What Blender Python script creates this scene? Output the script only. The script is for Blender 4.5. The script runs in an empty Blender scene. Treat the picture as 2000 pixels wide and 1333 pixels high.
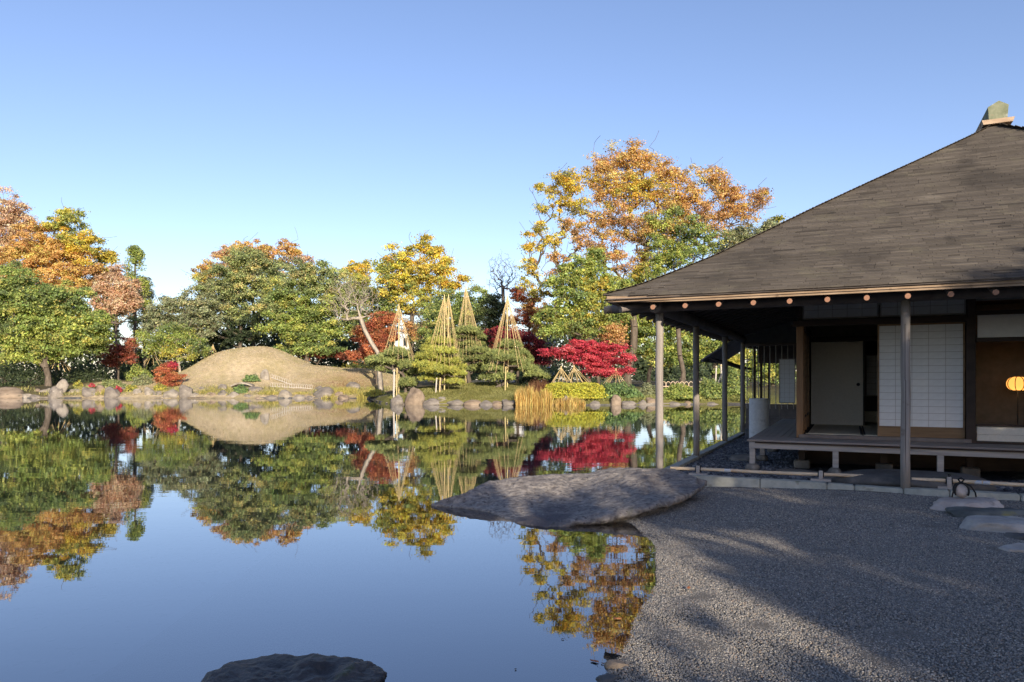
import bpy, bmesh, math, random
import numpy as np
from mathutils import Vector, Matrix, noise as mnoise

# ------------------------------------------------------------------ camera, sky, sun, exposure
F, HZ, EYE = 1400.0, 742.0, 1.72          # focal length and horizon of the photograph (2000 px wide), eye height above the water
scene = bpy.context.scene
COL = scene.collection
cam_d = bpy.data.cameras.new('camera')
cam = bpy.data.objects.new('camera', cam_d); COL.objects.link(cam)
cam.location = (0, 0, EYE); cam.rotation_euler = (math.radians(90), 0, 0)
cam_d.sensor_width = 36; cam_d.lens = 36 * F / 2000; cam_d.shift_y = (HZ - 666.5) / 2000
cam_d.clip_end = 5000; cam_d.clip_start = 0.05
scene.camera = cam

SUN_EL = math.radians(17.0)
SUN_H = Vector((0.26, -0.966))            # horizontal direction towards the sun: behind the viewer, a little to the right
world = bpy.data.worlds.new('World'); scene.world = world; world.use_nodes = True
wn = world.node_tree.nodes; wl = world.node_tree.links
sky = wn.new('ShaderNodeTexSky'); sky.sky_type = 'NISHITA'; sky.sun_disc = False
sky.sun_elevation = SUN_EL; sky.sun_rotation = math.atan2(SUN_H.x, SUN_H.y)
sky.altitude = 20; sky.air_density = 1.0; sky.dust_density = 0.6; sky.ozone_density = 2.0
wn['Background'].inputs['Strength'].default_value = 0.15
wb = wn.new('ShaderNodeMix'); wb.data_type = 'RGBA'; wb.blend_type = 'MULTIPLY'; wb.inputs['Factor'].default_value = 1.0
wb.inputs['B'].default_value = (0.97, 0.893, 1.0, 1)   # the photograph's white balance: sky a touch less green
wl.new(sky.outputs[0], wb.inputs['A']); wl.new(wb.outputs['Result'], wn['Background'].inputs[0])
sd = bpy.data.lights.new('sun', 'SUN'); sd.energy = 5.0; sd.angle = math.radians(0.55); sd.color = (1.0, 0.86, 0.68)
sun = bpy.data.objects.new('sun', sd); COL.objects.link(sun)
sv = Vector((SUN_H.x * math.cos(SUN_EL), SUN_H.y * math.cos(SUN_EL), math.sin(SUN_EL)))
sun.rotation_euler = sv.to_track_quat('Z', 'Y').to_euler(); sun.location = (10, -30, 30)
scene.view_settings.view_transform = 'Standard'; scene.view_settings.look = 'None'
scene.view_settings.gamma = 1.0; scene.view_settings.use_curve_mapping = False
scene.view_settings.exposure = 0.58
scene.render.engine = 'CYCLES'
scene.cycles.max_bounces = 8; scene.cycles.diffuse_bounces = 4; scene.cycles.glossy_bounces = 3
scene.cycles.transmission_bounces = 4; scene.cycles.transparent_max_bounces = 6
scene.cycles.caustics_reflective = False; scene.cycles.caustics_refractive = False
scene.cycles.sample_clamp_indirect = 6.0
scene.cycles.use_adaptive_sampling = True
try:
    scene.cycles.use_denoising = True; scene.cycles.denoiser = 'OPENIMAGEDENOISE'
except Exception: pass

rng = np.random.default_rng(7)
random.seed(7)
def P(px, py, Y):
    """the point at depth Y that the photograph shows at this pixel"""
    return np.array([(px - 1000) / F * Y, Y, EYE - (py - HZ) / F * Y])

# ------------------------------------------------------------------ materials
MATS = {}
def newmat(name):
    m = bpy.data.materials.new(name); m.use_nodes = True
    nt = m.node_tree; b = nt.nodes['Principled BSDF']
    MATS[name] = m
    return m, nt, b
def pm(name, c1, c2, scale=4.0, rough=0.8, bump=0.3, stretch=(1, 1, 1), detail=6, spots=None, dist=0.02, spec=0.3, tint=False):
    """two-tone noise material with matching fine relief; spots = (colour, scale, threshold) adds lichen or stain patches"""
    m, nt, b = newmat(name); N = nt.nodes; L = nt.links
    tc = N.new('ShaderNodeTexCoord'); mp = N.new('ShaderNodeMapping'); mp.inputs['Scale'].default_value = stretch
    L.new(tc.outputs['Object'], mp.inputs['Vector'])
    nz = N.new('ShaderNodeTexNoise'); nz.inputs['Scale'].default_value = scale; nz.inputs['Detail'].default_value = detail; nz.inputs['Roughness'].default_value = 0.62
    L.new(mp.outputs[0], nz.inputs['Vector'])
    cr = N.new('ShaderNodeValToRGB'); cr.color_ramp.elements[0].color = (*c1, 1); cr.color_ramp.elements[1].color = (*c2, 1)
    cr.color_ramp.elements[0].position = 0.32; cr.color_ramp.elements[1].position = 0.68
    L.new(nz.outputs['Fac'], cr.inputs['Fac']); col = cr.outputs['Color']
    if spots:
        for (sc, ss, st) in (spots if isinstance(spots, list) else [spots]):
            n2 = N.new('ShaderNodeTexNoise'); n2.inputs['Scale'].default_value = ss; n2.inputs['Detail'].default_value = 5
            L.new(tc.outputs['Object'], n2.inputs['Vector'])
            r2 = N.new('ShaderNodeMapRange'); r2.inputs[1].default_value = st; r2.inputs[2].default_value = st + 0.1
            L.new(n2.outputs['Fac'], r2.inputs[0])
            mx = N.new('ShaderNodeMix'); mx.data_type = 'RGBA'; mx.inputs['B'].default_value = (*sc, 1)
            L.new(r2.outputs[0], mx.inputs['Factor']); L.new(col, mx.inputs['A']); col = mx.outputs['Result']
    if tint:
        at = N.new('ShaderNodeAttribute'); at.attribute_name = 'tint'
        mx = N.new('ShaderNodeMix'); mx.data_type = 'RGBA'; mx.blend_type = 'MULTIPLY'; mx.inputs['Factor'].default_value = 1
        L.new(col, mx.inputs['A']); L.new(at.outputs['Color'], mx.inputs['B']); col = mx.outputs['Result']
    L.new(col, b.inputs['Base Color'])
    b.inputs['Roughness'].default_value = rough; b.inputs['Specular IOR Level'].default_value = spec
    if bump:
        bp = N.new('ShaderNodeBump'); bp.inputs['Strength'].default_value = bump; bp.inputs['Distance'].default_value = dist
        L.new(nz.outputs['Fac'], bp.inputs['Height']); L.new(bp.outputs[0], b.inputs['Normal'])
    return m

def foliage_mat(name, trans=0.45, rough=0.6):
    m, nt, b = newmat(name); N = nt.nodes; L = nt.links
    at = N.new('ShaderNodeAttribute'); at.attribute_name = 'tint'
    b.inputs['Roughness'].default_value = rough; b.inputs['Specular IOR Level'].default_value = 0.25
    L.new(at.outputs['Color'], b.inputs['Base Color'])
    tr = N.new('ShaderNodeBsdfTranslucent'); L.new(at.outputs['Color'], tr.inputs['Color'])
    mx = N.new('ShaderNodeMixShader'); mx.inputs[0].default_value = trans
    L.new(b.outputs[0], mx.inputs[1]); L.new(tr.outputs[0], mx.inputs[2])
    L.new(mx.outputs[0], N['Material Output'].inputs['Surface'])
    return m
M_LEAF = foliage_mat('foliage')
M_NEEDLE = foliage_mat('pine_needles', 0.3)
M_REED = foliage_mat('reed_blades', 0.3)
M_BARK = pm('bark_grey_brown', (0.07, 0.055, 0.04), (0.17, 0.14, 0.11), 6, 0.9, 0.5, (1, 1, 0.3))
M_BARKP = pm('bark_pale', (0.26, 0.22, 0.17), (0.46, 0.41, 0.33), 5, 0.9, 0.4, (1, 1, 0.4), spots=((0.12, 0.1, 0.07), 3, 0.62))
M_BARKD = pm('bark_dark', (0.03, 0.024, 0.02), (0.08, 0.065, 0.05), 6, 0.9, 0.5, (1, 1, 0.3))
M_STONE = pm('stone_grey', (0.12, 0.105, 0.09), (0.27, 0.24, 0.205), 2.2, 0.9, 0.6, spots=[((0.38, 0.35, 0.30), 3.0, 0.62), ((0.10, 0.10, 0.06), 1.7, 0.64)], dist=0.05)
M_STONEP = pm('stone_pale', (0.18, 0.155, 0.125), (0.36, 0.325, 0.27), 2.2, 0.9, 0.5, spots=((0.16, 0.15, 0.12), 2.5, 0.62), dist=0.05)
M_STONEB = pm('stone_brown', (0.14, 0.105, 0.075), (0.33, 0.26, 0.19), 2.0, 0.9, 0.6, spots=[((0.38, 0.35, 0.30), 2.6, 0.64), ((0.08, 0.075, 0.05), 3.6, 0.63)], dist=0.05)
M_STONED = pm('stone_dark', (0.05, 0.05, 0.05), (0.14, 0.135, 0.13), 3.0, 0.8, 0.6, spots=((0.06, 0.07, 0.03), 3.0, 0.63), dist=0.04)
M_BOULDER = pm('boulder_stone', (0.11, 0.098, 0.092), (0.33, 0.30, 0.27), 11.0, 0.85, 0.9, (1, 1.5, 1), 12, spots=[((0.10, 0.09, 0.095), 0.9, 0.53), ((0.085, 0.078, 0.076), 18.0, 0.58), ((0.46, 0.43, 0.38), 22.0, 0.66), ((0.10, 0.105, 0.05), 2.6, 0.68)], dist=0.05)
M_WETROCK = pm('wet_dark_rock', (0.010, 0.010, 0.012), (0.05, 0.044, 0.043), 9.0, 0.55, 1.0, spots=[((0.05, 0.055, 0.02), 5.0, 0.66), ((0.14, 0.13, 0.11), 14, 0.74)], dist=0.04, spec=0.5)
M_KERB = pm('kerb_granite', (0.30, 0.31, 0.27), (0.48, 0.48, 0.42), 6.0, 0.85, 0.4, spots=((0.17, 0.17, 0.13), 4.0, 0.63))
M_POST = pm('weathered_post_wood', (0.20, 0.175, 0.155), (0.36, 0.325, 0.29), 14.0, 0.75, 0.25, (1, 1, 0.06), spots=((0.15, 0.11, 0.085), 3.5, 0.63), dist=0.006)
M_DECK = pm('weathered_deck_wood', (0.20, 0.172, 0.158), (0.34, 0.30, 0.275), 18.0, 0.62, 0.2, (0.08, 1, 1), dist=0.004)
M_DECKF = pm('deck_beam_wood', (0.30, 0.275, 0.255), (0.46, 0.425, 0.39), 16.0, 0.75, 0.2, (0.07, 1, 1), dist=0.004)
M_DARKW = pm('dark_stained_wood', (0.022, 0.015, 0.012), (0.055, 0.036, 0.027), 14.0, 0.6, 0.2, (0.1, 0.3, 0.3), dist=0.004)
M_RAFT = pm('rafter_wood', (0.13, 0.11, 0.10), (0.22, 0.19, 0.175), 12.0, 0.7, 0.2, (0.3, 0.3, 0.3), dist=0.004)
M_ORANGE = pm('orange_pillar_wood', (0.15, 0.078, 0.034), (0.30, 0.165, 0.075), 16.0, 0.5, 0.15, (1, 1, 0.05), dist=0.004)
M_BOARD = pm('brown_board_wood', (0.17, 0.10, 0.05), (0.31, 0.195, 0.10), 14.0, 0.55, 0.15, (0.06, 1, 1), dist=0.003)
M_FASCIA = pm('eave_board_wood', (0.28, 0.19, 0.12), (0.50, 0.375, 0.26), 9.0, 0.75, 0.3, (0.25, 1, 1), spots=((0.13, 0.085, 0.055), 5.0, 0.62), dist=0.006)
M_PAPER = pm('shoji_paper', (0.74, 0.74, 0.72), (0.82, 0.82, 0.80), 9.0, 0.9, 0.05)
M_MUNTIN = pm('shoji_grid_wood', (0.40, 0.375, 0.34), (0.50, 0.47, 0.43), 10, 0.8, 0)
M_FUSUMA = pm('sliding_door_paper', (0.64, 0.61, 0.53), (0.72, 0.69, 0.61), 30.0, 0.9, 0.1)
M_TATAMI = pm('tatami_straw', (0.56, 0.50, 0.37), (0.70, 0.64, 0.50), 60.0, 0.8, 0.15, (0.15, 3, 1), dist=0.002)
M_BORDER = pm('tatami_border_cloth', (0.02, 0.02, 0.03), (0.04, 0.04, 0.05), 20, 0.9, 0)
M_PLASTER = pm('earth_plaster', (0.20, 0.165, 0.115), (0.26, 0.215, 0.155), 8.0, 0.95, 0.1)
M_GREYPL = pm('grey_plaster', (0.30, 0.30, 0.29), (0.38, 0.38, 0.36), 8.0, 0.95, 0.1)
M_BAMBOO = pm('bamboo_tan', (0.48, 0.35, 0.22), (0.70, 0.58, 0.42), 6.0, 0.45, 0.1, (0.5, 3, 3), spots=((0.26, 0.14, 0.08), 3.0, 0.62), dist=0.002)
M_STRAW = pm('straw_rope', (0.50, 0.36, 0.15), (0.70, 0.56, 0.30), 3.0, 0.85, 0.1)
M_POLE = pm('bamboo_support', (0.46, 0.36, 0.16), (0.66, 0.55, 0.27), 3.0, 0.6, 0.1)
M_GREYPOLE = pm('grey_support', (0.42, 0.38, 0.32), (0.60, 0.55, 0.48), 3.0, 0.8, 0.1)
M_COPPER = pm('copper_cap', (0.26, 0.12, 0.075), (0.46, 0.27, 0.18), 10, 0.45, 0.1)
M_ROPE = pm('black_rope', (0.012, 0.012, 0.012), (0.03, 0.03, 0.03), 40, 0.9, 0.3)
M_PATINA = pm('ridge_patina', (0.13, 0.15, 0.09), (0.26, 0.27, 0.18), 7, 0.85, 0.2, spots=[((0.44, 0.45, 0.39), 4.0, 0.60), ((0.30, 0.19, 0.12), 6.0, 0.64)])
M_BASIN = pm('white_granite', (0.60, 0.60, 0.60), (0.74, 0.74, 0.73), 16, 0.8, 0.15, spots=((0.48, 0.48, 0.48), 5, 0.6))
M_WHITE = pm('white_render', (0.66, 0.66, 0.65), (0.76, 0.76, 0.74), 3, 0.9, 0.05)
M_GLASSD = pm('dark_window_glass', (0.03, 0.035, 0.04), (0.05, 0.055, 0.06), 3, 0.15, 0, spec=0.6)
M_ROOFT = pm('grey_roof_tile', (0.12, 0.13, 0.14), (0.2, 0.2, 0.21), 3, 0.7, 0.2)
M_LEAFLITTER = pm('fallen_leaf', (0.25, 0.08, 0.04), (0.40, 0.18, 0.07), 12, 0.8, 0)
M_BLUE = pm('blue_tape', (0.36, 0.40, 0.46), (0.50, 0.53, 0.56), 30, 0.6, 0)
M_SHINGLE = pm('bark_shingle', (0.44, 0.415, 0.375), (0.52, 0.49, 0.45), 1.6, 0.95, 0, (1, 1, 1), 8,
               spots=[((0.56, 0.54, 0.46), 2.6, 0.56), ((0.30, 0.285, 0.265), 0.7, 0.56), ((0.66, 0.63, 0.57), 1.1, 0.60), ((0.26, 0.25, 0.225), 5.0, 0.66), ((0.20, 0.19, 0.18), 0.9, 0.68)], tint=True)

# pebbles take one of several natural colours each
def pebble_mat(name, stops, rough):
    m, nt, b = newmat(name); N = nt.nodes; L = nt.links
    oi = N.new('ShaderNodeObjectInfo'); cr = N.new('ShaderNodeValToRGB'); cr.color_ramp.interpolation = 'CONSTANT'
    els = cr.color_ramp.elements
    while len(els) < len(stops): els.new(0.5)
    for e, (p, c) in zip(els, stops): e.position = p; e.color = (*c, 1)
    L.new(oi.outputs['Random'], cr.inputs['Fac']); L.new(cr.outputs['Color'], b.inputs['Base Color'])
    b.inputs['Roughness'].default_value = rough; b.inputs['Specular IOR Level'].default_value = 0.35
    return m
M_GPEB = pebble_mat('gravel_pebbles', [(0, (0.184, 0.175, 0.161)), (0.2, (0.267, 0.244, 0.216)), (0.4, (0.138, 0.138, 0.136)), (0.55, (0.313, 0.276, 0.225)), (0.68, (0.221, 0.216, 0.207)), (0.8, (0.101, 0.101, 0.101)), (0.92, (0.423, 0.396, 0.350)), (0.97, (0.276, 0.202, 0.152))], 0.85)
M_BPEB = pebble_mat('black_pebbles', [(0, (0.07, 0.075, 0.085)), (0.3, (0.12, 0.125, 0.14)), (0.6, (0.045, 0.048, 0.055)), (0.8, (0.17, 0.175, 0.19)), (0.93, (0.25, 0.25, 0.25))], 0.6)
M_GRAVEL = pm('gravel_bed', (0.05, 0.045, 0.04), (0.26, 0.235, 0.20), 90.0, 0.95, 1.0, detail=3, dist=0.02)
M_PBED = pm('dark_pebble_bed', (0.02, 0.02, 0.024), (0.08, 0.08, 0.09), 30.0, 0.9, 1.0, dist=0.03)
M_SILT = pm('pond_silt', (0.24, 0.235, 0.21), (0.36, 0.35, 0.32), 1.4, 1.0, 0.2, detail=10, spots=[((0.36, 0.35, 0.31), 40.0, 0.72), ((0.12, 0.12, 0.10), 7.0, 0.60)])

def ground_material():
    m, nt, b = newmat('garden_lawn'); N = nt.nodes; L = nt.links
    tc = N.new('ShaderNodeTexCoord'); at = N.new('ShaderNodeAttribute'); at.attribute_name = 'tint'
    n1 = N.new('ShaderNodeTexNoise'); n1.inputs['Scale'].default_value = 9; n1.inputs['Detail'].default_value = 8; n1.inputs['Roughness'].default_value = 0.7
    n2 = N.new('ShaderNodeTexNoise'); n2.inputs['Scale'].default_value = 0.5; n2.inputs['Detail'].default_value = 4
    for n in (n1, n2): L.new(tc.outputs['Object'], n.inputs['Vector'])
    r = N.new('ShaderNodeMapRange'); r.inputs[1].default_value = 0.25; r.inputs[2].default_value = 0.75; r.inputs[3].default_value = 0.68; r.inputs[4].default_value = 1.3
    L.new(n1.outputs['Fac'], r.inputs[0])
    mx = N.new('ShaderNodeMix'); mx.data_type = 'RGBA'; mx.blend_type = 'MULTIPLY'; mx.inputs['Factor'].default_value = 1
    L.new(at.outputs['Color'], mx.inputs['A']); L.new(r.outputs[0], mx.inputs['B'])
    n4 = N.new('ShaderNodeTexNoise'); n4.inputs['Scale'].default_value = 2.2; n4.inputs['Detail'].default_value = 6; n4.inputs['Roughness'].default_value = .7; L.new(tc.outputs['Object'], n4.inputs['Vector'])
    r4 = N.new('ShaderNodeMapRange'); r4.inputs[1].default_value = .3; r4.inputs[2].default_value = .7; r4.inputs[3].default_value = .72; r4.inputs[4].default_value = 1.18; L.new(n4.outputs['Fac'], r4.inputs[0])
    m4 = N.new('ShaderNodeMix'); m4.data_type = 'RGBA'; m4.blend_type = 'MULTIPLY'; m4.inputs['Factor'].default_value = 1; L.new(mx.outputs['Result'], m4.inputs['A']); L.new(r4.outputs[0], m4.inputs['B']); mx = m4
    r2 = N.new('ShaderNodeMapRange'); r2.inputs[1].default_value = 0.42; r2.inputs[2].default_value = 0.66; r2.inputs[4].default_value = 0.45
    L.new(n2.outputs['Fac'], r2.inputs[0])
    m2 = N.new('ShaderNodeMix'); m2.data_type = 'RGBA'; m2.inputs['B'].default_value = (0.24, 0.21, 0.07, 1)
    L.new(r2.outputs[0], m2.inputs['Factor']); L.new(mx.outputs['Result'], m2.inputs['A'])
    L.new(m2.outputs['Result'], b.inputs['Base Color']); b.inputs['Roughness'].default_value = 0.95; b.inputs['Specular IOR Level'].default_value = 0.1
    bp = N.new('ShaderNodeBump'); bp.inputs['Strength'].default_value = 0.8; bp.inputs['Distance'].default_value = 0.12
    L.new(n4.outputs['Fac'], bp.inputs['Height']); L.new(bp.outputs[0], b.inputs['Normal'])
    return m
M_GROUND = ground_material()

def water_material():
    m, nt, b = newmat('pond_water'); N = nt.nodes; L = nt.links
    N.remove(b)
    geo = N.new('ShaderNodeNewGeometry')
    mp = N.new('ShaderNodeMapping'); mp.inputs['Scale'].default_value = (0.35, 1.0, 1)
    L.new(geo.outputs['Position'], mp.inputs['Vector'])
    n1 = N.new('ShaderNodeTexNoise'); n1.inputs['Scale'].default_value = 1.6; n1.inputs['Detail'].default_value = 3
    n2 = N.new('ShaderNodeTexNoise'); n2.inputs['Scale'].default_value = 9.0; n2.inputs['Detail'].default_value = 2
    n3 = N.new('ShaderNodeTexNoise'); n3.inputs['Scale'].default_value = 0.06; n3.inputs['Detail'].default_value = 2
    for n in (n1, n2): L.new(mp.outputs[0], n.inputs['Vector'])
    L.new(geo.outputs['Position'], n3.inputs['Vector'])
    r3 = N.new('ShaderNodeMapRange'); r3.inputs[1].default_value = 0.4; r3.inputs[2].default_value = 0.65; r3.inputs[3].default_value = 0.25
    L.new(n3.outputs['Fac'], r3.inputs[0])
    ad = N.new('ShaderNodeMath'); ad.operation = 'MULTIPLY_ADD'; ad.inputs[1].default_value = 0.10
    L.new(n2.outputs['Fac'], ad.inputs[0]); L.new(n1.outputs['Fac'], ad.inputs[2])
    ml = N.new('ShaderNodeMath'); ml.operation = 'MULTIPLY'; L.new(ad.outputs[0], ml.inputs[0]); L.new(r3.outputs[0], ml.inputs[1])
    bp = N.new('ShaderNodeBump'); bp.inputs['Strength'].default_value = 1.0; bp.inputs['Distance'].default_value = 0.0032
    L.new(ml.outputs[0], bp.inputs['Height'])
    gl = N.new('ShaderNodeBsdfGlossy'); gl.inputs['Roughness'].default_value = 0.012; gl.inputs['Color'].default_value = (0.94, 0.96, 1.0, 1)
    L.new(bp.outputs[0], gl.inputs['Normal'])
    tr = N.new('ShaderNodeBsdfTransparent'); tr.inputs['Color'].default_value = (0.66, 0.74, 0.78, 1)
    fr = N.new('ShaderNodeFresnel'); fr.inputs['IOR'].default_value = 1.6
    mx = N.new('ShaderNodeMixShader'); fa = N.new('ShaderNodeMath'); fa.operation = 'MULTIPLY_ADD'; fa.use_clamp = True; fa.inputs[1].default_value = 0.85; fa.inputs[2].default_value = 0.17
    L.new(fr.outputs[0], fa.inputs[0]); L.new(fa.outputs[0], mx.inputs[0]); L.new(tr.outputs[0], mx.inputs[1]); L.new(gl.outputs[0], mx.inputs[2])
    L.new(mx.outputs[0], N['Material Output'].inputs['Surface'])
    return m
M_WATER = water_material()

# ------------------------------------------------------------------ mesh helpers
def tag(o, label=None, cat=None, group=None, kind=None):
    if label: o['label'] = label
    if cat: o['category'] = cat
    if group: o['group'] = group
    if kind: o['kind'] = kind
    return o
def link(name, me, parent=None):
    o = bpy.data.objects.new(name, me); COL.objects.link(o)
    if parent is not None: o.parent = parent
    return o
def empty(name, loc=(0, 0, 0), rz=0.0):
    o = bpy.data.objects.new(name, None); COL.objects.link(o)
    o.location = loc; o.rotation_euler = (0, 0, rz); o.empty_display_size = 0.2
    return o
def raw_mesh(name, V, Fc, mat, tint=None, smooth=False):
    """mesh from arrays: V (n,3), Fc (m,k) of one polygon size"""
    V = np.asarray(V, np.float32); Fc = np.asarray(Fc, np.int32)
    me = bpy.data.meshes.new(name); m, k = Fc.shape
    me.vertices.add(len(V)); me.vertices.foreach_set('co', V.ravel())
    me.loops.add(m * k); me.loops.foreach_set('vertex_index', Fc.ravel())
    me.polygons.add(m); me.polygons.foreach_set('loop_start', np.arange(0, m * k, k, dtype=np.int32))
    me.polygons.foreach_set('use_smooth', np.full(m, bool(smooth)))
    me.materials.append(mat)
    if tint is not None:
        a = me.color_attributes.new('tint', 'FLOAT_COLOR', 'POINT')
        t = np.ones((len(V), 4), np.float32); t[:, :3] = tint
        a.data.foreach_set('color', t.ravel())
    me.update(calc_edges=True)
    return me
BOXF = np.array([[0, 3, 2, 1], [4, 5, 6, 7], [0, 1, 5, 4], [1, 2, 6, 5], [2, 3, 7, 6], [3, 0, 4, 7]])
def box_v(x0, x1, y0, y1, z0, z1):
    return np.array([[x0, y0, z0], [x1, y0, z0], [x1, y1, z0], [x0, y1, z0], [x0, y0, z1], [x1, y0, z1], [x1, y1, z1], [x0, y1, z1]], float)
def boxes_mesh(name, bl, mat):
    V = np.concatenate([box_v(*b) for b in bl]); Fc = np.concatenate([BOXF + 8 * i for i in range(len(bl))])
    return raw_mesh(name, V, Fc, mat)
def box(name, b, mat, parent=None, bev=0.0):
    me = boxes_mesh(name, [b], mat)
    if bev:
        bm = bmesh.new(); bm.from_mesh(me)
        bmesh.ops.bevel(bm, geom=bm.edges[:], offset=bev, segments=1, affect='EDGES'); bm.to_mesh(me); bm.free()
    return link(name, me, parent)
def frame_of(d):
    d = np.asarray(d, float); d = d / (np.linalg.norm(d, axis=-1, keepdims=True) + 1e-9)
    ref = np.where(np.abs(d[..., 2:3]) > 0.9, np.array([1., 0, 0]), np.array([0, 0, 1.]))
    a = np.cross(ref, d); a /= np.linalg.norm(a, axis=-1, keepdims=True) + 1e-9
    return a, np.cross(d, a)
def seg_tubes(S0, S1, R0, R1, n=5):
    """tapered tubes, one for each segment"""
    S0 = np.asarray(S0, float); S1 = np.asarray(S1, float); R0 = np.asarray(R0, float); R1 = np.asarray(R1, float)
    a, b = frame_of(S1 - S0); th = np.arange(n) * 2 * math.pi / n
    ring = a[:, None, :] * np.cos(th)[None, :, None] + b[:, None, :] * np.sin(th)[None, :, None]
    V = np.concatenate([S0[:, None] + ring * R0[:, None, None], S1[:, None] + ring * R1[:, None, None]], 1)
    i = np.arange(n); j = (i + 1) % n
    f = np.stack([i, j, j + n, i + n], 1)
    Fc = (f[None] + (np.arange(len(S0)) * 2 * n)[:, None, None]).reshape(-1, 4)
    return V.reshape(-1, 3), Fc
def path_tube(name, pts, rad, mat, parent=None, n=8, caps=True, smooth=True):
    """one continuous tube along a path"""
    pts = np.asarray(pts, float); k = len(pts); rad = np.broadcast_to(np.asarray(rad, float), (k,))
    t = np.gradient(pts, axis=0); t /= np.linalg.norm(t, axis=1, keepdims=True) + 1e-9
    a = frame_of(t[0])[0]; V = []
    th = np.arange(n) * 2 * math.pi / n
    for i in range(k):
        a = a - t[i] * (a @ t[i]); a /= np.linalg.norm(a) + 1e-9; b = np.cross(t[i], a)
        V.append(pts[i] + rad[i] * (np.cos(th)[:, None] * a + np.sin(th)[:, None] * b))
    V = np.concatenate(V); fs = []
    for i in range(k - 1):
        for j in range(n):
            fs.append((i * n + j, i * n + (j + 1) % n, (i + 1) * n + (j + 1) % n, (i + 1) * n + j))
    me = bpy.data.meshes.new(name)
    if caps: fs += [tuple(range(n - 1, -1, -1)), tuple((k - 1) * n + j for j in range(n))]
    me.from_pydata(V.tolist(), [], fs); me.materials.append(mat)
    if smooth:
        for p in me.polygons: p.use_smooth = len(p.vertices) == 4
    return link(name, me, parent)
_unit = {}
def unit_cyl(mat, n=6):
    k = (mat.name, n)
    if k not in _unit:
        V, Fc = seg_tubes([[0, 0, 0]], [[0, 0, 1]], [1], [1], n)
        me = bpy.data.meshes.new('stick'); me.from_pydata(V.tolist(), [], [tuple(f) for f in Fc] + [tuple(range(n - 1, -1, -1)), tuple(range(n, 2 * n))])
        me.materials.append(mat)
        for p in me.polygons: p.use_smooth = len(p.vertices) == 4
        _unit[k] = me
    return _unit[k]
def stick(name, p0, p1, r, mat, parent=None, n=6):
    """a straight round stick that shares its mesh with every other of its kind; points in the parent's space"""
    o = link(name, unit_cyl(mat, n), parent)
    p0 = Vector(p0); d = Vector(p1) - p0
    o.matrix_local = Matrix.Translation(p0) @ d.to_track_quat('Z', 'Y').to_matrix().to_4x4() @ Matrix.Diagonal((r, r, d.length, 1))
    return o
def dome_noise(p, s, seed): return mnoise.noise(Vector((p[0] * s + seed * 7.1, p[1] * s - seed * 3.3, p[2] * s + seed * 1.7)))
def rock_mesh(name, sx, sy, sz, seed, mat, sub=3, cuts=9, rough=0.12, flat=0.0, low=-0.35):
    """angular boulder: a sphere sliced by random planes and roughened; base sunk below z=0"""
    r = random.Random(seed); bm = bmesh.new(); bmesh.ops.create_icosphere(bm, subdivisions=sub, radius=1)
    pl = []
    for _ in range(cuts):
        n = Vector((r.gauss(0, 1), r.gauss(0, 1), r.gauss(0, 0.8))).normalized(); pl.append((n, r.uniform(0.58, 0.88)))
    if flat: pl.append((Vector((r.uniform(-.08, .08), r.uniform(-.08, .08), 1)).normalized(), flat))
    for v in bm.verts:
        p = v.co.copy()
        for n, d in pl:
            e = p.dot(n) - d
            if e > 0: p -= n * e * 0.92
        p += p.normalized() * (rough * dome_noise(p, 1.7, seed) + rough * 0.5 * dome_noise(p, 4.1, seed + 3) + rough * 0.25 * dome_noise(p, 9, seed + 5))
        v.co = Vector((p.x * sx, p.y * sy, max(p.z, low) * sz))
    me = bpy.data.meshes.new(name); bm.to_mesh(me); bm.free(); me.materials.append(mat)
    for p in me.polygons: p.use_smooth = True
    zt = max(v.co.z for v in me.vertices); xs = [v.co.x for v in me.vertices]
    return me, zt, max(xs) - min(xs)

# ------------------------------------------------------------------ the ground, the pond, the gravel
POND = np.array([(-62, -8), (-64, 30), (-62, 60), (-52, 66.2), (-40, 66.6), (-30, 66.2), (-20, 66.5), (-13.2, 66.0), (-11.5, 60), (-9.6, 53), (-8.2, 49.4), (-4, 48.6), (0, 48.3), (3, 48.2),
                 (7, 48.4), (11, 49.6), (15, 50.4), (19, 47), (18.5, 38), (15, 28), (11, 22), (7.5, 16), (5.5, 9), (4.5, 3), (1.5, -2), (-4, -6.5), (-20, -8.5), (-45, -9)], float)
def pond_dist(x, y):
    """distance from the pond's edge: positive on land, negative over the water"""
    x = np.atleast_1d(np.asarray(x, float)); y = np.atleast_1d(np.asarray(y, float))
    d = np.full(x.shape, 1e9); ins = np.zeros(x.shape, bool)
    for i in range(len(POND)):
        x0, y0 = POND[i]; x1, y1 = POND[(i + 1) % len(POND)]
        ex, ey = x1 - x0, y1 - y0; t = np.clip(((x - x0) * ex + (y - y0) * ey) / (ex * ex + ey * ey), 0, 1)
        d = np.minimum(d, np.hypot(x - x0 - t * ex, y - y0 - t * ey))
        c = (y0 > y) != (y1 > y)
        with np.errstate(divide='ignore', invalid='ignore'): ins ^= c & (x < (x1 - x0) * (y - y0) / (y1 - y0 + 1e-12) + x0)
    return np.where(ins, -d, d)
MX, MY = -28.8, 79.0
def mound(x, y):
    r = np.sqrt(((x - MX) / 6.7) ** 2 + ((y - MY) / np.where(y < MY, 6.3, 8.0)) ** 2)
    s = np.sqrt(((x - MX - 10) / 7.5) ** 2 + ((y - MY + 0.5) / np.where(y < MY, 6.0, 7.5)) ** 2)
    return 4.0 * np.exp(-r ** 2.6), 1.75 * np.exp(-s ** 2.6)
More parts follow.
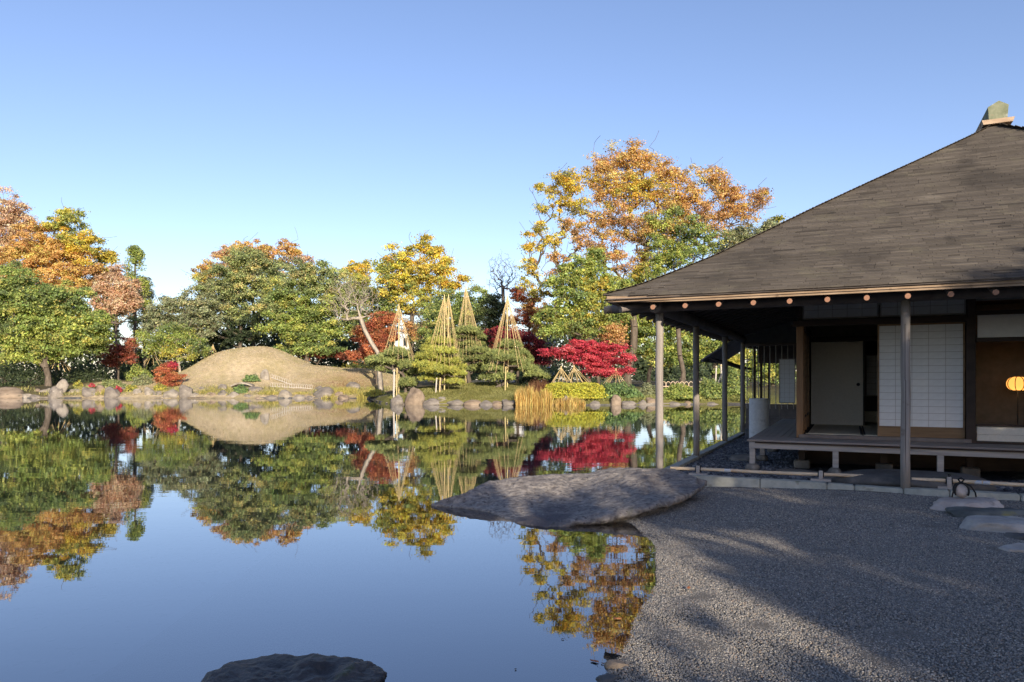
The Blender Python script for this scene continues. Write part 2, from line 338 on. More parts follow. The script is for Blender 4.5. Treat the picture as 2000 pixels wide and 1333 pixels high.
def ground_z(x, y):
    x = np.atleast_1d(np.asarray(x, float)); y = np.atleast_1d(np.asarray(y, float))
    d = pond_dist(x, y)
    far = np.clip((y - 30) / 12, 0, 1)
    zl = 0.03 + far * (0.21 + 1.0 * (1 - np.exp(-np.maximum(d, 0) / 4.2)))
    m1, m2 = mound(x, y)
    knoll = 0.35 * np.exp(-((x + 3) / 7) ** 2 - ((y - 55) / 4) ** 2)
    zl = zl + (np.maximum(m1, m2) + 0.35 * np.minimum(m1, m2)) * (d > 0) * np.clip(d / 3, 0, 1) + knoll * (d > 0)
    zl = zl + 0.5 * np.exp(-((x + 41) / 6) ** 2 - ((y - 76) / 5) ** 2) * (d > 0)
    zl = zl + (0.06 * np.sin(x * 1.1 + y * .4) + 0.05 * np.sin(y * 1.7 - x * .7)) * far * np.clip(d / 2, 0, 1)
    return np.where(d > 0, zl, np.maximum(-0.8, 0.12 + d * 0.9))
def gz(x, y): return float(ground_z(x, y)[0])

def build_ground():
    xs = np.concatenate([[-2500, -900, -400, -200, -120], np.arange(-90, 60, 0.8), [80, 130, 220, 420, 900, 2500]])
    ys = np.concatenate([[-2500, -800, -300, -120, -60, -40], np.arange(-24, 40, 1.6), np.arange(40, 106, 0.8), [112, 125, 150, 220, 420, 900, 2500]])
    X, Y = np.meshgrid(xs, ys); Z = ground_z(X.ravel(), Y.ravel())
    V = np.stack([X.ravel(), Y.ravel(), Z], 1); nx, ny = len(xs), len(ys)
    i, j = np.meshgrid(np.arange(nx - 1), np.arange(ny - 1)); a = (j * nx + i).ravel()
    Fc = np.stack([a, a + 1, a + nx + 1, a + nx], 1)
    x, y = V[:, 0], V[:, 1]
    m1, m2 = mound(x, y)
    dry = np.array([0.46, 0.375, 0.245]); green = np.array([0.17, 0.165, 0.05]); soil = np.array([0.07, 0.06, 0.04]); leafy = np.array([0.30, 0.18, 0.09])
    t = np.tile(soil, (len(V), 1))
    w = np.clip((m1 + m2) / 0.5, 0, 1)[:, None]; w = np.maximum(w, (((x > -44) & (x < -11) & (y > 66) & (y < 74)) * np.clip((x + 44) / 4, 0, 1))[:, None] * 0.9)
    t = t * (1 - w) + dry * w
    w2 = (np.exp(-(((x + 16.5) / 3.2) ** 2 + ((y - 71) / 4) ** 2)))[:, None]; t = t * (1 - w2) + leafy * w2
    w3 = (np.clip(1.3 - np.maximum(np.abs(x + 2.2) / 7.5, np.abs(y - 53.5) / 7), 0, 0.3) / 0.3)[:, None]; t = t * (1 - w3) + green * w3
    w4 = (np.clip(1.3 - np.maximum(np.abs(x - 11) / 7, np.abs(y - 52) / 4), 0, .3) / .3)[:, None]; t = t * (1 - w4) + np.array([.13, .13, .045]) * w4
    o = link('ground', raw_mesh('ground', V, Fc, M_GROUND, t, True)); tag(o, kind='structure')
build_ground()
def quad_sheet(name, x0, x1, y0, y1, z, mat, n=2):
    xs = np.linspace(x0, x1, n); ys = np.linspace(y0, y1, n); X, Y = np.meshgrid(xs, ys)
    V = np.stack([X.ravel(), Y.ravel(), np.full(X.size, z)], 1); i, j = np.meshgrid(np.arange(n - 1), np.arange(n - 1)); a = (j * n + i).ravel()
    return link(name, raw_mesh(name, V, np.stack([a, a + 1, a + n + 1, a + n], 1), mat))
tag(quad_sheet('pond_water', -66, 22, -11, 70, 0.0, M_WATER), kind='structure')
tag(quad_sheet('pond_bed', -66, 22, -11, 70, -0.45, M_SILT), kind='structure')

def bank_edging():
    """low weathered boards holding the far bank at the waterline"""
    pts = POND[2:21]; q = []
    for (x0, y0), (x1, y1) in zip(pts, pts[1:]):
        n = max(2, int(math.hypot(x1 - x0, y1 - y0) / 1.5)); q += [(x0 + (x1 - x0) * k / n, y0 + (y1 - y0) * k / n) for k in range(n)]
    root = empty('bank_edging', (0, 0, 0)); tag(root, kind='structure')
    for (x0, y0), (x1, y1) in zip(q, q[1:]):
        dx, dy = x1 - x0, y1 - y0; l = math.hypot(dx, dy); nx, ny = dy / l, -dx / l; h = random.uniform(.05, .13); o_ = random.uniform(.06, .16)
        vs = [(x0 + nx * a + dx * .006, y0 + ny * a + dy * .006, z) for a in (o_, -.15) for z in (-.5, h)] + [(x1 + nx * a - dx * .006, y1 + ny * a - dy * .006, z + random.uniform(-.01, .01)) for a in (o_, -.15) for z in (-.5, h)]
        me = bpy.data.meshes.new('edge_board'); me.from_pydata(vs, [], [(0, 1, 3, 2), (4, 6, 7, 5), (0, 4, 5, 1), (2, 3, 7, 6), (1, 5, 7, 3), (0, 2, 6, 4)]); me.materials.append(random.choice((M_STONED, M_BARK, M_STONE))); link('edge_board', me, root)
bank_edging()

SHORE_Y = [-9, -6, -3, 0, 1.5, 3, 4.07, 4.39, 4.74, 5.26, 5.9, 6.73, 7.5, 8.2, 9, 10, 11.0, 11.6, 14, 22]
SHORE_X0 = [-9, -5, -2.2, -1.2, -0.4, 0.16, 0.52, 0.66, 0.78, 0.95, 1.2, 1.40, 1.50, 1.48, 1.40, 1.7, 2.25, 2.75, 3.9, 7.6]
SHORE_XF = np.interp(np.arange(-9, 22.01, .12), SHORE_Y, SHORE_X0); SHORE_Y = np.arange(-9, 22.01, .12)
SHORE_X = SHORE_XF + np.array([.05 * mnoise.noise(Vector((0, t * 1.4, 3))) + .035 * mnoise.noise(Vector((5, t * 4.5, 1))) for t in SHORE_Y])
def gravel_z(x, y):
    d = x - np.interp(y, SHORE_Y, SHORE_X)
    up = 0.135 * (1 - np.exp(-np.maximum(d, 0) * 0.85)) + 0.012 * np.sin(x * 2.1 + 1) * np.sin(y * 1.7) * np.clip(d, 0, 1)
    return np.where(d > 0, up, np.maximum(-0.44, 0.16 * d - 0.05 * d * d))
def build_gravel():
    xs = np.concatenate([np.arange(-3, 3, 0.10), np.arange(3, 14.01, 0.25)]); ys = np.concatenate([np.arange(-8, 3, 0.4), np.arange(3, 14.01, 0.12)])
    X, Y = np.meshgrid(xs, ys); x, y = X.ravel(), Y.ravel(); Z = gravel_z(x, y)
    Z = Z + np.array([0.010 * mnoise.noise(Vector((a * 3, b * 3, 0))) for a, b in zip(x, y)])
    V = np.stack([x, y, Z], 1); nx, ny = len(xs), len(ys)
    i, j = np.meshgrid(np.arange(nx - 1), np.arange(ny - 1)); a = (j * nx + i).ravel()
    tag(link('gravel_path', raw_mesh('gravel_path', V, np.stack([a, a + 1, a + nx + 1, a + nx], 1), M_GRAVEL, smooth=True)), kind='structure')
build_gravel()

def scatter(name, V, Fc, mat, peb_mat, density, smin, smax, seed, squash=0.62):
    """loose stones strewn over a sheet by geometry nodes"""
    src = []
    bm = bmesh.new(); bmesh.ops.create_icosphere(bm, subdivisions=1, radius=1); r = random.Random(seed)
    for v in bm.verts: v.co = Vector((v.co.x * r.uniform(.8, 1.15), v.co.y * r.uniform(.65, .95), v.co.z * squash * r.uniform(.8, 1.1)))
    pme = bpy.data.meshes.new(name + '_pebble'); bm.to_mesh(pme); bm.free(); pme.materials.append(peb_mat)
    for p in pme.polygons: p.use_smooth = True
    pob = bpy.data.objects.new(name + '_pebble', pme)
    o = link(name, raw_mesh(name, V, Fc, mat))
    ng = bpy.data.node_groups.new(name, 'GeometryNodeTree')
    ng.interface.new_socket('Geometry', in_out='INPUT', socket_type='NodeSocketGeometry'); ng.interface.new_socket('Geometry', in_out='OUTPUT', socket_type='NodeSocketGeometry')
    N, L = ng.nodes, ng.links
    gi = N.new('NodeGroupInput'); go = N.new('NodeGroupOutput'); ds = N.new('GeometryNodeDistributePointsOnFaces'); ip = N.new('GeometryNodeInstanceOnPoints')
    ds.inputs['Density'].default_value = density; ds.inputs['Seed'].default_value = seed
    oi = N.new('GeometryNodeObjectInfo'); oi.inputs['Object'].default_value = pob; oi.inputs['As Instance'].default_value = True
    rr = N.new('FunctionNodeRandomValue'); rr.data_type = 'FLOAT_VECTOR'; rr.inputs[0].default_value = (-0.5, -0.5, 0); rr.inputs[1].default_value = (0.5, 0.5, 6.28)
    rs = N.new('FunctionNodeRandomValue'); rs.data_type = 'FLOAT'; rs.inputs[2].default_value = smin; rs.inputs[3].default_value = smax
    L.new(gi.outputs[0], ds.inputs['Mesh']); L.new(ds.outputs['Points'], ip.inputs['Points']); L.new(oi.outputs['Geometry'], ip.inputs['Instance'])
    L.new(rr.outputs[0], ip.inputs['Rotation']); L.new(rs.outputs[1], ip.inputs['Scale'])
    L.new(ip.outputs['Instances'], go.inputs[0])
    md = o.modifiers.new('scatter', 'NODES'); md.node_group = ng
    return o
def gravel_patch(x0, x1, y0, y1, step):
    xs = np.arange(x0, x1, step); ys = np.arange(y0, y1, step); X, Y = np.meshgrid(xs, ys); x, y = X.ravel(), Y.ravel()
    nx, ny = len(xs), len(ys); i, j = np.meshgrid(np.arange(nx - 1), np.arange(ny - 1)); a = (j * nx + i).ravel(); Fc = np.stack([a, a + 1, a + nx + 1, a + nx], 1)
    d = x - np.interp(y, SHORE_Y, SHORE_X); bb = (x - 2.374) * 0.4264 + (y - 11.54) * 0.9045
    ok = (d > -0.16) & (bb < -0.10) & (np.abs(x) < y * 0.76 + 0.4)
    return np.stack([x, y, gravel_z(x, y) + 0.002], 1), Fc[ok[Fc].all(1)]
V, Fc = gravel_patch(0.2, 9.5, 3.4, 7.6, 0.1)
tag(scatter('gravel', V, Fc, M_GRAVEL, M_GPEB, 8500, 0.0042, 0.0088, 3), 'loose grey and tan gravel spread beside the pond', 'gravel', kind='stuff')
V, Fc = gravel_patch(0.8, 10.5, 7.5, 12.6, 0.1)
tag(scatter('gravel', V, Fc, M_GRAVEL, M_GPEB, 4600, 0.006, 0.011, 4), 'loose grey gravel running up to the granite kerb', 'gravel', kind='stuff')

# ------------------------------------------------------------------ plants
def leaves_mesh(name, C, size, up, tint, mat, aspect=0.62, jitter=0.35):
    """many small folded-diamond leaf sprays; up = preferred facing"""
    n = len(C); nrm = up + rng.normal(0, 0.75, (n, 3)); nrm /= np.linalg.norm(nrm, axis=1, keepdims=True) + 1e-9
    t = rng.normal(0, 1, (n, 3)); t -= nrm * (t * nrm).sum(1, keepdims=True); t /= np.linalg.norm(t, axis=1, keepdims=True) + 1e-9
    b = np.cross(nrm, t); s = (size * rng.uniform(1 - jitter, 1 + jitter, n))[:, None]
    V = np.stack([C - t * s * 0.5, C - b * s * aspect * 0.5 + t * s * .08, C + t * s * 0.5, C + b * s * aspect * 0.5 + t * s * .08], 1).reshape(-1, 3)
    Fc = np.arange(4 * n).reshape(n, 4)
    return raw_mesh(name, V, Fc, mat, np.repeat(np.clip(tint * 1.14 + 0.006, 0, 0.85), 4, 0))
def pick(pal, n):
    w = np.array([p[1] for p in pal], float); w /= w.sum()
    return np.array([p[0] for p in pal])[rng.choice(len(pal), n, p=w)]
def skeleton(trunk, targets, jit=0.12, seg=1.3, rise=0.6, zpen=1.3):
    """grow branches from the trunk to every target; returns nodes, parents"""
    pos = [np.asarray(p, float) for p in trunk]; par = [-1] + list(range(len(trunk) - 1))
    order = np.argsort([np.linalg.norm(t - pos[len(trunk) // 2]) for t in targets]); tips = []
    for k in order:
        c = targets[k]; A = np.array(pos); d = np.linalg.norm(A - c, axis=1) + zpen * np.maximum(0, A[:, 2] - c[2] + 0.15) * 1.0
        d[0] += 1e3
        j = int(np.argmin(d)); p = pos[j]; L = np.linalg.norm(c - p); n = max(1, int(math.ceil(L / seg)))
        last = j
        for s in range(1, n + 1):
            f = s / n; q = p + (c - p) * f
            if s < n: q = q + rng.normal(0, jit * L / n, 3) + np.array([0, 0, -rise * 0.25 * L * f * (1 - f)])
            pos.append(q); par.append(last); last = len(pos) - 1
        tips.append(last)
    return np.array(pos), np.array(par), tips
def branch_mesh(name, pos, par, tips, rbase, rtip, mat, power=0.5, sides=5):
    cnt = np.zeros(len(pos)); cnt[tips] = 1
    for i in range(len(pos) - 1, 0, -1): cnt[par[i]] += cnt[i]
    cnt = np.maximum(cnt, 0.6); r = np.maximum(rtip, rbase * (cnt / cnt[0]) ** power)
    i = np.arange(1, len(pos)); j = par[i]
    flare = np.ones(len(pos)); flare[0] = 1.35
    V, Fc = seg_tubes(pos[j], pos[i], np.minimum(r[j] * flare[j], r[i] * 1.5 + 0.01), r[i], sides)
    return raw_mesh(name, V, Fc, mat, smooth=True)
def crown_points(blobs, clump_r, cover, fill=0.0):
    """clump centres spread through the ellipsoids, denser towards their surface"""
    C, K = [], []
    for bi, (c, r) in enumerate(blobs):
        n = max(4, int(cover * 1.6 * (r[0] * r[2] + r[0] * r[1] + r[1] * r[2]) / 3 / clump_r ** 2))
        d = rng.normal(0, 1, (n, 3)); d /= np.linalg.norm(d, axis=1, keepdims=True)
        rad = rng.uniform(0.02, 1, n) ** 0.42 * np.where(rng.random(n) < .22, rng.uniform(1.0, 1.3, n), 1.0)
        C.append(c + d * rad[:, None] * np.maximum(r - clump_r * 0.45, r * 0.55)); K += [bi] * n
    C = np.concatenate(C); K = np.array(K)
    if fill and len(blobs) > 2:
        # bridge neighbouring lobes so that the crown reads as one
        B = np.array([b[0] for b in blobs]); R = np.array([b[1].mean() for b in blobs]); n = int(len(C) * fill); X, Q = [], []; t = 0
        while len(X) < n and t < n * 30:
            t += 1; i, j = rng.integers(0, len(B), 2)
            if i == j or np.linalg.norm(B[i] - B[j]) > 1.9 * (R[i] + R[j]): continue
            f = rng.uniform(.25, .75); X.append(B[i] * (1 - f) + B[j] * f + rng.normal(0, .35, 3) * min(R[i], R[j])); Q.append(i if rng.random() > f else j)
        if X: C = np.concatenate([C, X]); K = np.concatenate([K, Q])
    return C, K
DENS = [1.78, 1.25, 1.1, 0.86]
def tree(name, label, cat, base, blobs, pals, clump_r=0.85, cover=2.3, per=95, leaf=0.27, rbase=0.22, bark=None, group=None, lean=None, rtip=0.02, squash=0.56,
         stems=1, bright=0.18, spread=0.62, twigs=0, mat=None, split=0.5, aspect=0.62, fill=0.35):
    """a tree of its own: trunk with limbs and a crown of leaf clumps; blobs = ellipsoids (centre, radii); pals[i] colours blob i"""
    per = int(per * DENS[0]); cover *= DENS[1]; clump_r *= DENS[2]; leaf *= DENS[3]; rbase *= .8; rtip *= .8
    base = np.asarray(base, float); root = empty(name, base); tag(root, label, cat, group)
    B = [(np.asarray(c, float) - base, np.asarray(r, float) * 1.12) for c, r in blobs]
    C, K = crown_points(B, clump_r, cover, fill)
    wts = np.array([b[1][0] * b[1][2] for b in B]); cen = sum(b[0] * w for b, w in zip(B, wts)) / wts.sum()
    zlow = min(b[0][2] - b[1][2] for b in B); ztop = max(b[0][2] + b[1][2] for b in B)
    ht = max(zlow + (ztop - zlow) * split, 0.5)
    top = np.array([cen[0], cen[1], ht]); pts = []
    n = 8; ln = np.zeros(3) if lean is None else np.asarray(lean, float)
    for k in range(n + 1):
        f = k / n; q = top * f; q[:2] = top[:2] * f ** 1.4
        q = q + ln * math.sin(math.pi * f) + rng.normal(0, 0.012 * ht, 3) * (0 < k < n) * np.array([1, 1, .3]); pts.append(q)
    pts[0][2] = -0.25
    tg = C
    if twigs: tg = np.concatenate([C, C[rng.integers(0, len(C), twigs)] + rng.normal(0, clump_r * 0.9, (twigs, 3))])
    pos, par, tips = skeleton(pts, [c for c in tg], seg=max(0.8, clump_r * 1.3))
    link('trunk', branch_mesh('trunk', pos, par, tips, rbase, rtip, bark or M_BARK), root)
    if per:
        n = len(C) * per; ci = np.repeat(np.arange(len(C)), per)
        d = rng.normal(0, 1, (n, 3)); d /= np.linalg.norm(d, axis=1, keepdims=True)
        rad = np.minimum(np.abs(rng.normal(0, .62, n)) * .6 + rng.uniform(0, 1, n) ** .6 * .45, 1.35); cs = clump_r * rng.uniform(0.6, 1.25, len(C))
        off = d * (rad * cs[ci])[:, None] * np.array([1, 1, squash]); off[:, 2] -= 0.12 * clump_r * rad ** 2
        L = C[ci] + off
        ctint = np.zeros((len(C), 3)); ctint2 = np.zeros((len(C), 3))
        for bi in range(len(B)):
            m = K == bi
            if m.any(): ctint[m] = pick(pals[bi % len(pals)], m.sum()); ctint2[m] = pick(pals[bi % len(pals)], m.sum())
        ctint *= np.exp(rng.normal(0, bright, (len(C), 1)))
        mixf = (rng.random((n, 1)) < 0.22)
        t = np.where(mixf, ctint2[ci], ctint[ci]) * np.exp(rng.normal(0, 0.16, (n, 1))) * (1 + rng.normal(0, 0.06, (n, 3)))
        up = d * 0.7 + np.array([0, 0, 0.75])
        link('crown', leaves_mesh('crown', L, leaf, up, np.clip(t, 0, 0.9), mat or M_LEAF, aspect), root)
    return root
def pxblobs(Y, bl):
    """ellipsoids from (px, py, rx, ry[, depth offset]) in photograph pixels at depth Y"""
    out = []
    for b in bl:
        px, py, rx, ry = b[:4]; dy = b[4] if len(b) > 4 else 0.0; y = Y + dy; k = y / F
        out.append((P(px, py, y), np.array([rx * k, 0.8 * (rx + ry) * 0.5 * k + 0.3, ry * k])))
    return out
def pxtree(name, label, basepx, Y, bl, pals, cat='tree', **kw):
    x = (basepx - 1000) / F * Y
    return tree(name, label, cat, (x, Y, gz(x, Y)), pxblobs(Y, bl), pals, **kw)
def shrub(name, label, c, r, pal, n=1400, leaf=0.14, cat='shrub', group=None, stem=True, mat=None, lump=0.14, bright=0.16, boxy=2.0):
    """dense low bush: leaves over a lumpy dome standing on the ground"""
    c = np.asarray(c, float); root = empty(name, c); tag(root, label, cat, group)
    d = rng.normal(0, 1, (n, 3)); d[:, 2] = np.abs(d[:, 2]) * 1.0 - 0.18; d /= np.linalg.norm(d, axis=1, keepdims=True)
    if boxy > 2: d = d / (np.abs(d) ** boxy).sum(1, keepdims=True) ** (1 / boxy)
    s = rng.uniform(0, 50)
    lum = 1 + lump * (np.sin(d[:, 0] * 7 + s) * np.cos(d[:, 1] * 6 + s * 2) + np.sin(d[:, 2] * 8 + s * 3 + d[:, 0] * 4))
    rad = lum * (1 - 0.38 * rng.random(n) ** 1.6)
    L = d * rad[:, None] * np.asarray(r); L[:, 2] = np.maximum(L[:, 2], 0.02)
    t = pick(pal, n) * np.exp(rng.normal(0, bright, (n, 1)))
    link('foliage', leaves_mesh('foliage', L, leaf, d * 0.9 + np.array([0, 0, .5]), np.clip(t, 0, .9), mat or M_LEAF), root)
    if stem:
        tg = L[rng.integers(0, n, 14)] * 0.8
        pos, par, tips = skeleton([np.array([0, 0, -0.15]), np.array([0, 0, r[2] * .25])], [q for q in tg], seg=0.6)
        link('stem', branch_mesh('stem', pos, par, tips, 0.05, 0.012, M_BARK, sides=4), root)
    return root
def pxshrub(name, label, px, py, rx, ry, Y, pal, depth=None, **kw):
    k = Y / F; x = (px - 1000) * k; z = P(px, py + ry, Y)[2]; seat = kw.pop('seat', True); z = gz(x, Y) - .03 if seat else z
    top = max(P(px, py - ry, Y)[2], z + 1.5 * ry * k)
    return shrub(name, label, (x, Y, z), (rx * k, depth or rx * k * 0.8, max(0.15, top - z)), pal, **kw)

GREEN = [((0.222, 0.293, 0.097), 4), ((0.324, 0.388, 0.111), 3), ((0.164, 0.217, 0.093), 2), ((0.459, 0.451, 0.13), 1)]
BGREEN = [((0.307, 0.38, 0.103), 4), ((0.426, 0.465, 0.12), 3), ((0.208, 0.271, 0.095), 2), ((0.546, 0.493, 0.128), 0.7)]
OLIVE = [((0.274, 0.323, 0.137), 4), ((0.364, 0.395, 0.156), 3), ((0.194, 0.232, 0.119), 2), ((0.488, 0.435, 0.174), 0.8)]
GREYGR = [((0.287, 0.314, 0.174), 4), ((0.218, 0.245, 0.141), 3), ((0.391, 0.392, 0.202), 2)]
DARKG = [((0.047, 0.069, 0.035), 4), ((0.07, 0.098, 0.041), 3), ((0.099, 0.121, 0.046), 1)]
YELLOW = [((0.731, 0.532, 0.085), 4), ((0.553, 0.457, 0.092), 3), ((0.345, 0.354, 0.092), 2), ((0.75, 0.473, 0.079), 1)]
YGREEN = [((0.49, 0.46, 0.1), 4), ((0.335, 0.367, 0.1), 3), ((0.675, 0.521, 0.1), 2), ((0.212, 0.26, 0.086), 1)]
ORANGE = [((0.636, 0.398, 0.144), 4), ((0.68, 0.474, 0.176), 3), ((0.496, 0.301, 0.122), 2), ((0.572, 0.452, 0.133), 1.5)]
TANO = [((0.636, 0.441, 0.284), 4), ((0.658, 0.506, 0.349), 3), ((0.507, 0.333, 0.198), 2)]
BROWNO = [((0.528, 0.322, 0.133), 4), ((0.604, 0.387, 0.155), 3), ((0.399, 0.236, 0.111), 2), ((0.615, 0.452, 0.133), 1.5)]
REDO = [((0.5, 0.19, 0.09), 4), ((0.42, 0.13, 0.07), 3), ((0.55, 0.28, 0.12), 2), ((0.3, 0.1, 0.06), 1)]
RED = [((0.61, 0.085, 0.117), 5), ((0.488, 0.058, 0.091), 3), ((0.732, 0.156, 0.169), 2), ((0.305, 0.046, 0.065), 1)]
DRED = [((0.203, 0.031, 0.046), 4), ((0.283, 0.04, 0.052), 3), ((0.122, 0.023, 0.035), 2), ((0.352, 0.098, 0.058), 1)]
RBROWN = [((0.391, 0.138, 0.084), 4), ((0.307, 0.09, 0.066), 3), ((0.487, 0.21, 0.12), 2)]
HEDGEY = [((0.54, 0.524, 0.081), 4), ((0.415, 0.445, 0.075), 3), ((0.665, 0.57, 0.081), 2)]
SHRUBG = [((0.182, 0.286, 0.105), 4), ((0.251, 0.355, 0.114), 3), ((0.13, 0.199, 0.098), 2)]

def grass_cover(name, label, x0, x1, y0, y1, n, h, pal, keep):
    x = rng.uniform(x0, x1, n); y = rng.uniform(y0, y1, n); m = keep(x, y); x, y = x[m], y[m]; n = len(x); z = ground_z(x, y)
    B = np.stack([x, y, z - .02], 1); H = h * rng.uniform(.5, 1.3, n); T = B + np.stack([rng.normal(0, .5, n) * H, rng.normal(0, .5, n) * H, H], 1)
    th = rng.uniform(0, math.pi, n); s = np.stack([np.cos(th), np.sin(th), np.zeros(n)], 1) * .035
    t = pick(pal, n) * np.exp(rng.normal(0, .15, (n, 1)))
    pt = np.sin(x * .9 + 2 * np.sin(y * .7)) * np.sin(y * 1.1 + x * .37) + .6 * np.sin(x * 2.3 + y) * np.sin(y * 2.9 - x * .8); g = np.clip(pt, 0, 1)[:, None] * .5
    t = (t * (1 - g) + np.array([.34, .34, .15]) * g) * (1 - .16 * np.clip(-pt, 0, 1)[:, None])     # greener and barer patches
    o = link(name, raw_mesh(name, np.stack([B - s, B + s, T], 1).reshape(-1, 3), np.arange(3 * n).reshape(n, 3), M_REED, np.repeat(np.clip(t, 0, .9), 3, 0))); tag(o, label, 'grass', kind='stuff')
grass_cover('dry_grass', 'short dry tan grass covering the mound', -42, -11, 66.5, 81, 62000, .08, [((.50, .415, .27), 4), ((.44, .36, .22), 3), ((.38, .35, .17), 2), ((.56, .48, .33), 1)], lambda x, y: (pond_dist(x, y) > .3) & (sum(mound(x, y)) + (y < 74) > .15))
grass_cover('lawn_grass', 'short green lawn grass under the roped pines', -9, 4.5, 48.8, 60, 36000, .10, [((.22, .22, .07), 4), ((.28, .26, .09), 2), ((.16, .17, .05), 2)], lambda x, y: pond_dist(x, y) > .2)
grass_cover('shore_plants', 'low yellow and olive plants growing between the far shore stones', -50, -11, 66.3, 69.5, 9000, .32, [((.42, .38, .12), 3), ((.28, .28, .09), 3), ((.5, .44, .18), 2), ((.2, .22, .08), 2)], lambda x, y: (pond_dist(x, y) > .1) & (np.sin(x * 1.3) + np.sin(x * .47 + 2) + rng.normal(0, .5, len(x)) > .1))
grass_cover('bank_plants', 'low leafy plants on the bank right of the reeds', 3, 17, 48.6, 52.5, 9000, .26, [((.30, .32, .10), 3), ((.22, .25, .08), 3), ((.4, .38, .12), 1.5)], lambda x, y: pond_dist(x, y) > .1)

# ------------------------------------------------------------------ the garden house (local x along its front, y into its depth)
HANG = math.atan2(-660, 1400)
HO = Vector((2.374, 11.54, 0))
house = empty('garden_house', HO, HANG)
tag(house, 'wooden garden house with wide hipped shingle roof, veranda and paper screens at the pond', 'house')
def hw(a, b, z=0.0):
    """house-local point in world coordinates"""
    c, s = math.cos(HANG), math.sin(HANG)
    return (HO.x + a * c - b * s, HO.y + a * s + b * c, z)
PR_D = [0, .46, 1.48, 2.22, 2.99, 3.82, 4.70, 5.64, 6.03, 6.6]
PR_Z = [3.00, 3.22, 3.80, 4.28, 4.79, 5.32, 5.87, 6.47, 6.74, 7.1]
E0, RA = -0.71, 5.32                     # eave line and ridge position
A1, B1 = RA + (RA - E0), 17.5            # right eave, back eave
def lift(s):                             # eaves turn up a little at the corners
    return 0.05 * max(0.0, 1 - s / 1.6) ** 2
def roof_z(d): return float(np.interp(d, PR_D, PR_Z))
